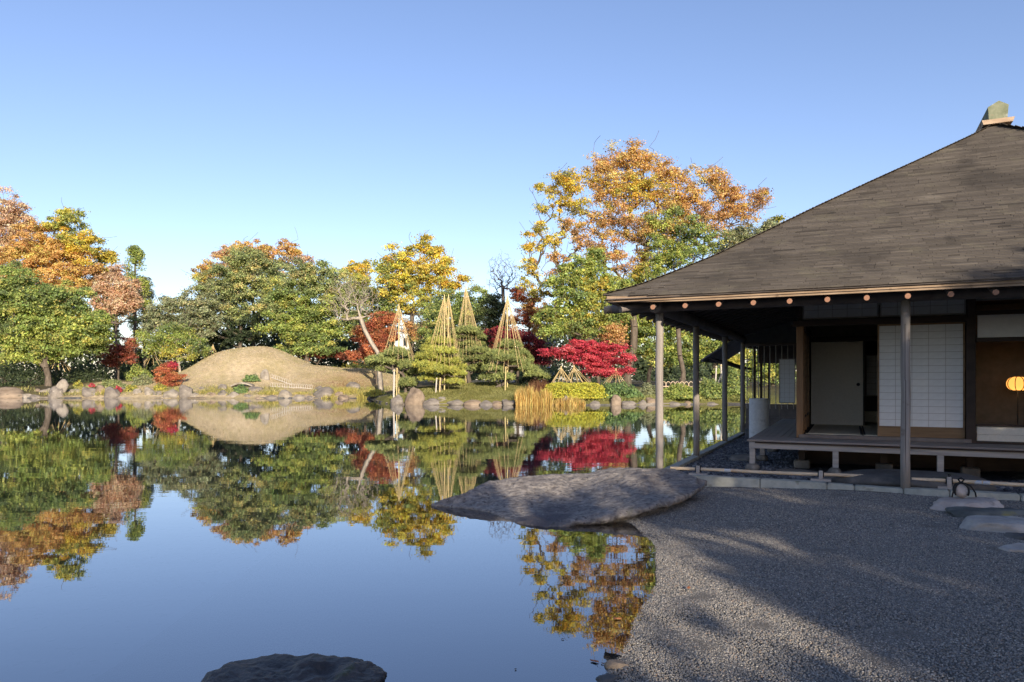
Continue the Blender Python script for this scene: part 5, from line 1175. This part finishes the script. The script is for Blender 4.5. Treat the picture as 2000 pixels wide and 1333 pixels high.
def rope_cone(label, apex, left, right, Y, n, ground=None, r=.012, mat=None, name='rope_cone', group='rope cones over the pines', depth=1.0, part='rope', pole=True):
    """straight ropes or canes running down from a pole top to a ring"""
    mat = mat or M_STRAW; A = P(apex[0], apex[1], Y); Lp = P(left[0], left[1], Y); Rp = P(right[0], right[1], Y)
    zb = gz(A[0], Y) if ground is None else ground; root = empty(name, (A[0], Y, zb)); tag(root, label, 'rope cone' if part == 'rope' else 'bamboo tent', group); o = np.array([A[0], Y, zb])
    if pole: stick('centre_pole', (0, 0, -.1), A - o + np.array([0, 0, .12]), .045, M_POLE, root, 8)
    stick('rope_knot', A - o - np.array([0, 0, .45]), A - o + np.array([0, 0, .1]), 0.04, mat, root, 8)
    cx = (Lp[0] + Rp[0]) / 2; rx = abs(Rp[0] - Lp[0]) / 2
    for i in range(n):
        th = 2 * math.pi * (i + .5 * rng.random()) / n; f = (math.cos(th) + 1) / 2; z = Lp[2] * (1 - f) + Rp[2] * f + rng.normal(0, .18)
        e = np.array([cx + rx * math.cos(th), Y + rx * depth * math.sin(th), z]); s = A - o + np.array([.03 * math.cos(th), .03 * math.sin(th), -.15 * rng.random()])
        stick(part, s, e - o, r * rng.uniform(.7, 1.05), mat, root, 5)
rope_cone('leftmost rope cone, over the low spreading pine', (779, 597), (749, 697), (810, 706), 53.0, 16, r=.013)
rope_cone('left one of the twin rope cones over the bright pine', (868, 579), (829, 722), (886, 716), 51.8, 17)
rope_cone('right one of the twin rope cones over the bright pine', (876, 579), (846, 722), (900, 716), 52.6, 15)
rope_cone('tallest rope cone, over the tall layered pine', (910, 562), (884, 690), (950, 712), 56.0, 28, r=.010)
rope_cone('rightmost rope cone, over the leaning pine', (991, 582), (950, 728), (1036, 724), 52.5, 20, r=.014)
def tent(label, apex, x0, x1, yb, Y, n=11, r=.018):
    rope_cone(label, apex, (x0, yb), (x1, yb), Y, n, ground=P(0, yb, Y)[2], r=r, name='bamboo_tent', group='small bamboo tents over shrubs', part='cane', pole=False, mat=M_STRAW)
tent('small bamboo tent, left one of the pair above the yellow hedge', (1096, 718), 1076, 1122, 750, 51.0)
tent('small bamboo tent, right one of the pair above the yellow hedge', (1121, 716), 1102, 1152, 751, 50.8)
tent('small bamboo tent in front of the crimson maple, above the dark shrub', (1203, 722), 1176, 1220, 751, 51.2)
tent('small bamboo tent in the shrubs left of the red maple bush', (298, 688), 282, 316, 712, 77, 10)
tent('small bamboo tent at the left shoulder of the mound', (416, 675), 402, 426, 700, 80, 9)
tent('shaded bamboo tent under the big green tree at left', (112, 692), 86, 134, 722, 74, 14, .035)
# props under the pines
def prop(label, p0, p1, Y, mat, r=.05):
    a = P(p0[0], p0[1], Y); b = P(p1[0], p1[1], Y); root = empty('support_post', b); tag(root, label, 'post', 'props under the pines')
    stick('shaft', (0, 0, -.15), a - b, r, mat, root, 8); stick('tie', (a - b) * .93, (a - b) * .97, r * 1.35, M_STRAW, root, 8)
prop('whitish support post, left of the two props under the first pine', (770, 722), (769, 775), 51.6, M_GREYPOLE, .07)
prop('yellow bamboo support post, right of the two props under the first pine', (775.5, 719), (774.5, 773), 51.8, M_POLE, .045)
prop('grey slanted prop under the bright layered pine', (853, 738), (850, 780), 50.8, M_GREYPOLE, .05)
prop('yellow bamboo prop under the bright layered pine', (860, 738), (858, 778), 50.9, M_POLE, .045)
prop('bamboo prop beside the leaning pine trunk', (988, 716), (986, 772), 51.4, M_POLE, .04)
for i, (p0, p1, lab) in enumerate((((1399, 715), (1397, 757), 'pale stake, leftmost of three seen between the second and third posts'), ((1408, 712), (1410, 757), 'pale stake, middle of three seen between the second and third posts'), ((1398, 757), (1413, 722), 'slanting pale stake seen between the second and third posts'))):
    if p0[1] > p1[1]: p0, p1 = p1, p0
    prop(lab, p0, p1, 53, M_GREYPOLE, .06)

# ------------------------------------------------------------------ trees of the far bank
pxtree('oak_tree', 'tall tree with pale pinkish orange leaves at the left edge', 10, 96, [(-30, 430, 50, 55), (20, 400, 38, 36), (10, 460, 50, 50), (45, 440, 30, 40), (-60, 480, 60, 70), (0, 540, 60, 50)], [TANO], clump_r=.9, cover=1.9, per=60, rbase=.28, twigs=160)
pxtree('oak_tree', 'orange and yellow autumn tree behind the big green tree at left', 110, 88, [(70, 470, 55, 40), (125, 430, 42, 28), (165, 475, 36, 32), (110, 505, 60, 40), (40, 510, 50, 40), (175, 540, 40, 40), (60, 560, 60, 45), (130, 570, 55, 40)], [ORANGE, YGREEN, YELLOW, ORANGE, ORANGE, BROWNO, ORANGE, ORANGE], per=85, rbase=.3, twigs=120)
pxtree('young_oak', 'small yellow treetop right of the orange tree at left', 205, 91, [(200, 500, 20, 24), (222, 505, 14, 16), (205, 550, 26, 34)], [YELLOW, YELLOW, YGREEN], per=70, rbase=.16, twigs=40)
pxtree('oak_tree', 'tan pink-leaved tree hanging beside the tall conifer', 225, 84, [(215, 560, 34, 26), (250, 565, 30, 22), (240, 595, 34, 22), (205, 600, 30, 28), (270, 590, 18, 14), (225, 535, 24, 20)], [TANO], clump_r=.75, per=80, rbase=.2, twigs=60, squash=.6)
pxtree('camphor_tree', 'big dense green tree at the left in front of the orange one', 95, 72, [(60, 570, 62, 46), (130, 590, 55, 34), (20, 545, 50, 36), (160, 640, 56, 42), (90, 640, 62, 46), (20, 640, 60, 56), (195, 620, 22, 26), (120, 680, 60, 26), (180, 672, 36, 26), (-20, 600, 50, 60), (30, 690, 40, 24)], [GREEN, GREEN, GREEN, BGREEN, BGREEN, GREEN, BGREEN, BGREEN, BGREEN, GREEN, BGREEN], clump_r=.85, cover=2.5, per=95, rbase=.38)
def conifer(label, px, Y, top, bot, w, pal):
    k = Y / F; x = (px - 1000) * k; z0 = gz(x, Y); root = empty('conifer', (x, Y, z0)); tag(root, label, 'conifer'); H = P(px, top, Y)[2] - z0; zb = P(px, bot, Y)[2] - z0
    tp = [np.array([0, 0, H * f]) for f in np.linspace(0, .97, 14)]; tp[0][2] = -.2; tg = []; n = 60
    for i in range(n):
        f = rng.random() ** .8; z = zb + (H - zb) * f; r = w * k * (1 - f) ** .75 * rng.uniform(.55, 1.0) + .35; th = rng.uniform(0, 6.28); tg.append(np.array([r * math.cos(th), r * math.sin(th), z]))
    pos, par, tips = skeleton(tp, tg, seg=.8, zpen=.2); link('trunk', branch_mesh('trunk', pos, par, tips, .22, .02, M_BARK), root)
    C = np.array(tg + [np.array([0, 0, H * q]) for q in (.93, .96, .99)]); per = 110; ci = np.repeat(np.arange(len(C)), per); d = rng.normal(0, 1, (len(ci), 3)); d /= np.linalg.norm(d, axis=1, keepdims=True)
    L = C[ci] + d * (rng.uniform(.1, 1, len(ci)) ** .5)[:, None] * np.array([.75, .75, .6]); t = pick(pal, len(C))[ci] * np.exp(rng.normal(0, .2, (len(ci), 1)))
    link('crown', leaves_mesh('crown', L, .26, d * .6 + np.array([0, 0, .8]), np.clip(t, 0, .9), M_LEAF, .5), root)
conifer('narrow tall green conifer rising against the sky at left', 264, 95, 485, 660, 30, BGREEN)
conifer('second thin conifer top right behind the first', 282, 99, 545, 650, 18, GREYGR)
pxtree('japanese_maple', 'red-brown maple between the left tree and the small bamboo tent', 232, 78, [(215, 685, 24, 22), (245, 672, 26, 18), (225, 705, 28, 14), (250, 695, 18, 18)], [RBROWN], clump_r=.6, per=75, leaf=.18, rbase=.14, squash=.45, twigs=60)
pxtree('evergreen_tree', 'grey-green loose tree left of the mound', 340, 84, [(345, 590, 40, 24), (310, 612, 34, 22), (385, 600, 36, 26), (350, 630, 50, 24), (400, 635, 36, 26), (295, 645, 28, 20)], [GREYGR], per=80, rbase=.2, twigs=60)
pxtree('plum_tree', 'small green tree with white stems left of the mound', 352, 76, [(320, 665, 36, 20), (375, 660, 36, 20), (345, 645, 40, 16), (300, 685, 26, 18), (395, 682, 24, 18), (345, 690, 34, 16), (285, 660, 22, 18)], [BGREEN, BGREEN, GREEN, BGREEN, GREEN, YGREEN, BGREEN], clump_r=.7, cover=1.8, per=60, leaf=.2, rbase=.16, bark=M_BARKP, twigs=60)
pxtree('oak_tree', 'orange-topped tall tree behind the olive tree over the mound', 500, 97, [(415, 525, 32, 24), (445, 495, 34, 24), (490, 485, 40, 18), (555, 492, 32, 24), (590, 505, 24, 18), (390, 545, 22, 18), (520, 530, 70, 30)], [ORANGE, TANO, ORANGE, ORANGE, TANO, YELLOW, OLIVE], per=65, rbase=.3, twigs=150)
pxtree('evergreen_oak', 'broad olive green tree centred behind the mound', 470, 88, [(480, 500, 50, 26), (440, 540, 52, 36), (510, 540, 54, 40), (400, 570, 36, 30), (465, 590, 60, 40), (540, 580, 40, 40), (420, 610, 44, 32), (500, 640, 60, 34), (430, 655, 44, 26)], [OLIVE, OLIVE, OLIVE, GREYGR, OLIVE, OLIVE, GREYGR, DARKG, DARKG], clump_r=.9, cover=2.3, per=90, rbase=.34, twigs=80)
pxtree('evergreen_oak', 'broad dense green tree behind the right shoulder of the mound', 600, 83, [(590, 530, 52, 30), (640, 545, 46, 36), (560, 575, 48, 38), (620, 590, 58, 40), (670, 590, 30, 44), (545, 625, 44, 32), (600, 645, 60, 34), (650, 640, 40, 30), (570, 680, 36, 18), (625, 680, 44, 16), (530, 600, 30, 30)], [OLIVE, OLIVE, GREEN, BGREEN, OLIVE, BGREEN, BGREEN, GREEN, GREEN, GREEN, OLIVE], clump_r=.85, cover=2.5, per=95, rbase=.36)
pxtree('ginkgo_tree', 'small yellow treetop left of the big yellow tree', 700, 96, [(690, 525, 26, 18), (715, 530, 18, 22), (695, 560, 34, 24)], [YELLOW, YELLOW, YGREEN], per=60, rbase=.2)
pxtree('evergreen_oak', 'mid-green tree filling the space behind the leaning leafless tree', 712, 87, [(700, 575, 34, 30), (740, 590, 34, 34), (690, 620, 36, 34), (735, 640, 40, 34), (705, 545, 20, 16)], [GREEN, YGREEN, OLIVE, GREEN, YGREEN], clump_r=.85, cover=2.0, per=80, rbase=.24)
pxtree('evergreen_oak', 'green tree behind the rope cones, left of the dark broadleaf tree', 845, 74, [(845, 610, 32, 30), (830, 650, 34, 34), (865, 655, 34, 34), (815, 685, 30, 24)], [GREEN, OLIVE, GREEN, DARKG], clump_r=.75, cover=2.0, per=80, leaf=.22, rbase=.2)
pxtree('evergreen_oak', 'yellow-green tree in the shade below the tall autumn tree', 1225, 58, [(1215, 585, 40, 34), (1265, 590, 36, 30), (1230, 640, 44, 36), (1190, 660, 34, 30), (1290, 610, 30, 30)], [BGREEN, YGREEN, BGREEN, GREEN, BGREEN], clump_r=.65, cover=2.0, per=75, leaf=.2, rbase=.18)
# the leaning leafless tree
def bare(name, label, base, Y, path, envelope, n, mat, rb, rtip, power=.55):
    k = Y / F; bx = (base[0] - 1000) * k; b0 = np.array([bx, Y, gz(bx, Y)]); root = empty(name, b0); tag(root, label, 'bare tree'); tp = [P(px, py, Y) - b0 for px, py in path]; tp[0][2] = -.2
    C, K = crown_points([(c - b0, r) for c, r in pxblobs(Y, envelope)], .13, 1.0); C = C[rng.permutation(len(C))[:n]]
    pos, par, tips = skeleton(tp, [c for c in C], jit=.07, seg=.8, rise=-.1, zpen=.75); link('trunk', branch_mesh('trunk', pos, par, tips, rb, rtip, mat, power, 4), root); return root
bare('bare_tree', 'leaning leafless tree with pale trunk behind the first pine', (742, 700), 66, [(745, 705), (738, 690), (724, 668), (712, 645), (704, 622), (698, 600), (692, 580), (686, 560), (682, 545)], [(690, 565, 36, 32), (660, 592, 34, 34), (718, 580, 28, 40), (672, 560, 30, 26)], 1300, M_BARKP, .21, .010, .6)
bare('bare_tree', 'leafless grey tree standing against the sky beside the tall autumn tree', (985, 640), 72, [(985, 700), (985, 640), (983, 590), (982, 560), (981, 530), (980, 505)], [(980, 525, 30, 34), (1000, 545, 22, 30), (965, 545, 18, 30)], 520, M_BARK, .17, .011, .58)
bare('bare_tree', 'thin leafless grey stems between the first pine and the twin cones', (806, 690), 70, [(806, 712), (806, 680), (812, 640), (820, 610)], [(815, 620, 18, 36), (790, 640, 14, 30)], 120, M_BARK, .1, .011)
pxtree('oak_tree', 'yellow autumn tree behind the rope cones', 800, 78, [(835, 480, 36, 30), (785, 500, 36, 32), (855, 520, 40, 30), (750, 520, 22, 26), (810, 545, 56, 34), (770, 560, 40, 32), (880, 555, 28, 22), (820, 590, 60, 30), (760, 605, 30, 24), (905, 545, 14, 12)], [YELLOW, YELLOW, YELLOW, YGREEN, YELLOW, YGREEN, YELLOW, YGREEN, GREEN, YELLOW], clump_r=.85, cover=2.0, per=75, rbase=.3, twigs=120)
pxtree('japanese_maple', 'orange-red maple behind the leaning leafless tree', 735, 72, [(740, 625, 28, 20), (715, 650, 30, 22), (755, 650, 28, 22), (735, 685, 36, 22), (700, 690, 26, 18), (765, 620, 18, 16)], [REDO], clump_r=.6, per=80, leaf=.18, rbase=.14, squash=.5, twigs=60)
pxtree('japanese_maple', 'low reddish maple under the trees right of the mound', 615, 84, [(600, 692, 26, 10), (640, 688, 26, 10), (670, 695, 20, 10)], [RBROWN], clump_r=.5, per=60, leaf=.18, rbase=.1, squash=.5)
pxtree('japanese_maple', 'small rusty maple between the yellow tree and the twin rope cones', 800, 70, [(795, 640, 22, 18), (820, 650, 18, 20)], [BROWNO], clump_r=.55, per=60, leaf=.18, rbase=.1, twigs=30)
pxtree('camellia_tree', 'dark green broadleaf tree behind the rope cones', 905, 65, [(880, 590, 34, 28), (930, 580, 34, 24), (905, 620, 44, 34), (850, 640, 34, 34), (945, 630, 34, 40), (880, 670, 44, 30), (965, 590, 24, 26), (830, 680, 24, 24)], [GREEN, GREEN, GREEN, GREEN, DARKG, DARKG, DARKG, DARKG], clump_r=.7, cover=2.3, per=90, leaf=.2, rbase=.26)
pxtree('camellia_tree', 'dark evergreen right of the tallest rope cone', 975, 67, [(965, 600, 26, 24), (980, 640, 28, 40), (960, 660, 26, 30)], [DARKG, DARKG, DARKG], clump_r=.7, per=85, leaf=.2, rbase=.18)
pxtree('japanese_maple', 'orange maple between the leafless tree and the tall autumn tree', 1030, 62, [(1015, 575, 24, 20), (1045, 590, 26, 24), (1025, 620, 30, 26), (1055, 640, 24, 24)], [REDO, BROWNO, REDO, BROWNO], clump_r=.55, per=70, leaf=.17, rbase=.14, squash=.5, twigs=50)
pxtree('japanese_maple', 'dark red maple behind the rightmost rope cone', 1010, 58, [(965, 650, 22, 20), (1000, 660, 30, 30), (1040, 670, 30, 30), (980, 690, 28, 22), (1020, 700, 36, 20), (1060, 690, 22, 24)], [DRED], clump_r=.6, cover=2.2, per=85, leaf=.17, rbase=.15, squash=.5)
# the tall autumn tree and its neighbours
pxtree('zelkova_tree', 'tall golden brown autumn tree rising beside the roof', 1225, 55, [(1232, 285, 26, 22), (1215, 315, 36, 26), (1165, 320, 28, 24), (1270, 320, 40, 26), (1310, 345, 34, 24), (1190, 360, 44, 34), (1250, 370, 56, 40), (1110, 345, 22, 24), (1395, 335, 20, 16), (1390, 360, 40, 24), (1330, 390, 44, 34), (1440, 385, 36, 22), (1480, 390, 26, 28), (1440, 420, 46, 26), (1130, 400, 30, 26), (1075, 375, 18, 16), (1190, 430, 50, 40), (1260, 440, 56, 40), (1370, 425, 44, 34), (1170, 490, 40, 34), (1230, 510, 44, 30), (1310, 450, 40, 34)],
       [ORANGE, ORANGE, ORANGE, ORANGE, ORANGE, ORANGE, YELLOW, YELLOW, ORANGE, ORANGE, ORANGE, BROWNO, BROWNO, BROWNO, YELLOW, YELLOW, BROWNO, ORANGE, BROWNO, BROWNO, BROWNO, ORANGE], clump_r=.66, cover=2.4, per=54, leaf=.17, rbase=.36, bark=M_BARK, twigs=420, rtip=.016, split=.35, fill=.75)
pxtree('oak_tree', 'yellow-leaved tree with open limbs left of the tall autumn tree', 1140, 54, [(1048, 450, 24, 22), (1075, 475, 20, 18), (1025, 485, 18, 14), (1060, 405, 16, 14), (1090, 345, 18, 16), (1035, 525, 24, 14), (1020, 550, 18, 12), (1085, 530, 20, 12), (1055, 365, 12, 12), (1055, 570, 26, 14), (1100, 400, 20, 18), (1120, 440, 26, 24), (1090, 500, 26, 20), (1115, 365, 20, 20), (1140, 470, 24, 26)], [YELLOW, YELLOW, YELLOW, YGREEN, YELLOW, YELLOW, YELLOW, BROWNO, YGREEN, YELLOW, YELLOW, ORANGE, BROWNO, YELLOW, BROWNO], clump_r=.52, cover=1.6, per=56, leaf=.17, rbase=.22, twigs=200, split=.3, rtip=.016, fill=.3)
pxtree('evergreen_oak', 'green leafy tree in front of the tall autumn tree, left of the eave corner', 1150, 52, [(1130, 520, 38, 26), (1100, 550, 40, 28), (1165, 560, 44, 30), (1120, 590, 46, 30), (1080, 620, 40, 28), (1180, 610, 38, 30), (1130, 640, 50, 26), (1200, 650, 30, 30), (1075, 650, 24, 18), (1160, 500, 26, 20), (1195, 560, 34, 30), (1210, 610, 30, 30)], [BGREEN, BGREEN, YGREEN, BGREEN, BGREEN, YGREEN, GREEN, BROWNO, BGREEN, BGREEN], clump_r=.6, cover=2.2, per=80, leaf=.19, rbase=.24, twigs=60, fill=.5)
pxtree('evergreen_oak', 'light green tree rising just above the left roof slope', 1330, 54, [(1280, 440, 26, 30), (1340, 450, 38, 34), (1385, 475, 34, 30), (1300, 490, 40, 34), (1350, 510, 50, 30), (1260, 530, 36, 28), (1290, 550, 40, 24), (1230, 560, 26, 22), (1320, 415, 18, 16)], [BGREEN, GREEN, GREEN, BGREEN, BGREEN, YGREEN, BGREEN, BGREEN, GREEN], clump_r=.62, cover=1.9, per=62, leaf=.18, rbase=.24, twigs=160, fill=.6)
pxtree('evergreen_tree', 'grey-green treetop behind the roof right of the light green tree', 1440, 62, [(1440, 455, 34, 20), (1470, 470, 30, 22), (1420, 480, 34, 24), (1520, 425, 12, 9), (1510, 445, 26, 16)], [GREYGR, GREYGR, GREYGR, YGREEN, GREYGR], clump_r=.6, per=75, leaf=.19, rbase=.2)
pxtree('evergreen_oak', 'green and yellow tree seen under the eave between the first two posts', 1262, 56, [(1260, 640, 36, 30), (1310, 640, 40, 34), (1250, 680, 34, 26), (1300, 690, 44, 28), (1340, 670, 36, 30), (1335, 625, 14, 12)], [BGREEN, BGREEN, GREEN, BGREEN, GREEN, YELLOW], clump_r=.58, cover=2.3, per=85, leaf=.18, rbase=.2, bark=M_BARKD)
pxtree('evergreen_oak', 'light green tree seen under the eave between the second and third posts', 1390, 57, [(1375, 650, 34, 28), (1400, 680, 36, 28), (1370, 700, 34, 22), (1425, 700, 30, 26), (1440, 660, 30, 30)], [BGREEN, BGREEN, BGREEN, YGREEN, BGREEN], clump_r=.58, cover=2.3, per=85, leaf=.18, rbase=.16, bark=M_BARKD)
pxtree('evergreen_oak', 'green tree seen through the lattice of the rear wing', 1510, 60, [(1490, 690, 36, 30), (1540, 680, 40, 36), (1510, 735, 40, 26), (1470, 730, 30, 24)], [BGREEN, BGREEN, GREEN, BGREEN], clump_r=.65, cover=2.0, per=75, leaf=.2, rbase=.2)
pxtree('japanese_maple', 'brilliant crimson maple above the yellow hedge', 1170, 51.5, [(1110, 685, 40, 14), (1150, 675, 36, 16), (1195, 680, 36, 18), (1080, 690, 26, 9), (1180, 705, 50, 20), (1215, 700, 22, 20), (1140, 702, 40, 16), (1195, 728, 34, 12), (1225, 722, 18, 10), (1160, 722, 24, 12), (1130, 668, 16, 8), (1060, 684, 14, 5)], [RED], clump_r=.42, cover=2.3, per=88, leaf=.13, rbase=.14, squash=.38, twigs=60, bright=.14)
pxtree('maple_bush', 'low orange-red maple bush left of the mound', 328, 70.5, [(320, 722, 22, 9), (345, 735, 18, 9), (318, 740, 22, 9), (335, 750, 18, 7), (330, 712, 14, 7)], [REDO, REDO, REDO, REDO, RED], cat='maple bush', clump_r=.42, per=80, leaf=.16, rbase=.07, squash=.5)
# shade trunks standing in the dark at the left and behind the mound
for i, (px, Y, top) in enumerate(((70, 78, 640), (140, 80, 650), (185, 82, 650), (205, 84, 655), (250, 90, 600), (248, 86, 660), (545, 88, 650), (590, 88, 660), (520, 90, 650), (1258, 54, 640), (1345, 58, 660), (1272, 55, 640))): pass

# ------------------------------------------------------------------ far background: woods that read as one mass, and two buildings glimpsed between
def woods(name, label, spans, n, leaf, pal, Y0, Y1):
    xs, zs, ys = [], [], []
    for (px0, px1, ytop) in spans:
        m = int(n * (px1 - px0) / 1000); p = rng.uniform(px0, px1, m); y = rng.uniform(Y0, Y1, m); wob = 14 * np.sin(p * .05) + 10 * np.sin(p * .13 + 2) + rng.normal(0, 6, m)
        f = rng.random(m) ** .8; py = (742 + 0) + (ytop + wob - 742) * f; xs.append((p - 1000) / F * y); ys.append(y); zs.append(np.maximum(EYE - (py - HZ) / F * y, .3))
    C = np.stack([np.concatenate(xs), np.concatenate(ys), np.concatenate(zs)], 1); t = pick(pal, len(C)) * np.exp(rng.normal(0, .25, (len(C), 1)))
    o = link(name, leaves_mesh(name, C, leaf, np.tile([0, -.5, .6], (len(C), 1)), np.clip(t, 0, .9), M_LEAF)); tag(o, label, 'woods', kind='stuff')
woods('distant_woods', 'dark band of distant woods filling the gaps behind the garden trees', [(-260, 230, 600), (230, 320, 676), (320, 770, 640), (770, 830, 690), (830, 1000, 660), (1000, 1060, 700), (1060, 1240, 620), (1240, 1450, 690), (1450, 1800, 640)], 26000, .62, DARKG, 101, 112)
woods('distant_undergrowth', 'dark undergrowth at the foot of the trees across the pond', [(-200, 420, 706), (600, 770, 708), (830, 1060, 715), (1060, 1460, 728)], 9000, .34, DARKG, 86, 92)
def building(label, px0, px1, ytop, Y, floors, cols, roof):
    k = Y / F; x0, x1 = (px0 - 1000) * k, (px1 - 1000) * k; H = P(0, ytop, Y)[2]; root = empty('white_building', ((x0 + x1) / 2, Y, 0)); tag(root, label, 'building'); w = (x1 - x0) / 2
    box('wall', (-w, w, 0, 9, 0, H), M_WHITE, root)
    if roof:
        vs = [(-w - .4, -.4, H + .01), (w + .4, -.4, H + .01), (w + .4, 9.4, H + .01), (-w - .4, 9.4, H + .01), (-w - .4, 4.5, H + 1.8), (w + .4, 4.5, H + 1.8)]
        me = bpy.data.meshes.new('roof'); me.from_pydata(vs, [], [(0, 1, 5, 4), (2, 3, 4, 5), (0, 4, 3), (1, 2, 5), (3, 2, 1, 0)]); me.materials.append(M_ROOFT); link('roof', me, root)
    else: box('parapet', (-w - .1, w + .1, -.1, 9.1, H + .003, H + .35), M_WHITE, root)
    for f in range(floors):
        for c in range(cols):
            cx = -w + 2 * w * (c + .5) / cols; cz = H * (f + .5) / floors; ww = min(.8, w / cols * .55)
            fr = box('window', (cx - ww - .08, cx + ww + .08, -.06, -.005, cz - .65, cz + .65), M_MUNTIN, root); box('pane', (cx - ww, cx + ww, -.085, -.062, cz - .57, cz + .57), M_GLASSD, fr)
building('white multi-storey building glimpsed between the first pine and the twin cones', 786, 822, 650, 116, 3, 3, False)
building('white house glimpsed behind the dark red maple', 1000, 1085, 675, 118, 2, 3, True)

# ------------------------------------------------------------------ trees on the viewer's own bank, behind the viewpoint: their shade falls over gravel and veranda
SHADE_SEED = 6
SHX = [0, 2, 3.6, 4.4, 5, 6, 7, 7.7, 8.4, 9, 10, 11.3, 12, 13, 15, 18, 21]
SHT = [4.7, 5.2, 5.3, 4.6, 4.3, 4.6, 5.0, 6.6, 7.4, 8.3, 8.8, 8.8, 9.2, 9.8, 11, 12, 12]
rng = np.random.default_rng(SHADE_SEED)
def near_tree(label, x, x0, x1, extra=()):
    """a dense evergreen whose top line steps up to the right like the shade it throws"""
    y = -10.0; bl = []
    for cx in np.arange(x0 + .45, x1, .85):
        top = float(np.interp(cx, SHX, SHT)); z = top - .6
        while z > 1.6: bl.append(((cx + rng.normal(0, .1), y + rng.uniform(-.7, .7), z), (.72, .8, .66))); z -= .95
    bl += list(extra); base = np.array([x, y, gz(x, y)]); root = empty('evergreen_oak', base); tag(root, label, 'tree', 'shade trees on the near bank')
    C, K = crown_points([(np.array(c) - base, np.array(r)) for c, r in bl], .34, 1.5); per = 60; ci = np.repeat(np.arange(len(C)), per); L = C[ci] + rng.normal(0, .2, (len(ci), 3))
    t = pick(GREEN, len(C))[ci] * np.exp(rng.normal(0, .2, (len(ci), 1))); link('crown', leaves_mesh('crown', L, .27, np.tile([0, -.2, .5], (len(L), 1)), np.clip(t, 0, .9), M_LEAF), root)
    h = float(np.interp(x, SHX, SHT)) * .8; pos, par, tips = skeleton([np.array([0, 0, -.2 + h * f]) for f in np.linspace(0, 1, 7)], [c for c in C[::3]], seg=.7); link('trunk', branch_mesh('trunk', pos, par, tips, .16, .012, M_BARK), root)
near_tree('tall evergreen oak on the near bank shading the roof end', 16.5, 13.0, 21.0)
near_tree('broad evergreen oak on the near bank shading the veranda front', 10.8, 8.6, 13.0)
near_tree('low evergreen oak on the near bank shading the gravel middle', 7.3, 5.0, 8.6, [((6.7, -10, 5.15), (.8, .6, .12)), ((5.5, -10, 5.95), (.7, .6, .2)), ((7.0, -10, 6.2), (.6, .5, .1))])
near_tree('small evergreen tree on the near bank shading the waterside rock', 2.4, -1.0, 5.0, [((4.5, -10, 6.2), (.8, .6, .25)), ((4.0, -10, 5.7), (.6, .5, .3))])
# a few fallen leaves at the water's edge
for i, (px, py, lab) in enumerate(((1205, 1207, 'reddish fallen leaf on the shallow water by the gravel'), (1345, 1146, 'pinkish fallen leaf lying on the gravel'), (1162, 1290, 'brown fallen leaf on the water near the bottom edge'))):
    z = .012 if i != 1 else .06; k = (EYE - z) * F / (py - HZ); x = (px - 1000) / F * k; z = max(float(gravel_z(np.array([x]), np.array([k]))[0]) + .02, .004)
    vs = [(-.03, 0, 0), (-.01, .016, .006), (.022, .012, .003), (.035, 0, .008), (.02, -.015, .002), (-.012, -.014, .005), (0, 0, .009)]
    me = bpy.data.meshes.new('fallen_leaf'); me.from_pydata(vs, [], [(6, 0, 5), (6, 5, 4), (6, 4, 3), (6, 3, 2), (6, 2, 1), (6, 1, 0)]); me.materials.append(M_LEAFLITTER); o = link('fallen_leaf', me); o.location = (x, k, z); o.rotation_euler = (0, 0, i * 1.3); tag(o, lab, 'leaf')
n = 32; y = rng.uniform(4.2, 8.6, n); x = np.interp(y, SHORE_Y, SHORE_X) - .05 - np.abs(rng.normal(0, .3, n)); C = np.stack([x, y, np.full(n, .004)], 1)
t = pick([((.30, .16, .07), 3), ((.40, .28, .10), 2), ((.16, .12, .08), 2)], n); a = rng.uniform(0, 6.28, n); s_ = rng.uniform(.008, .018, n)
d1 = np.stack([np.cos(a), np.sin(a), np.zeros(n)], 1) * s_[:, None]; d2 = np.stack([-np.sin(a), np.cos(a), np.zeros(n)], 1) * s_[:, None] * .55
V = np.stack([C - d1, C - d2 + [0, 0, .003], C + d1, C + d2 + [0, 0, .003]], 1).reshape(-1, 3)
tag(link('floating_leaves', raw_mesh('floating_leaves', V, np.arange(4 * n).reshape(n, 4), M_LEAF, np.repeat(t, 4, 0))), 'tiny leaves and specks floating along the gravel shore', 'leaves', kind='stuff')
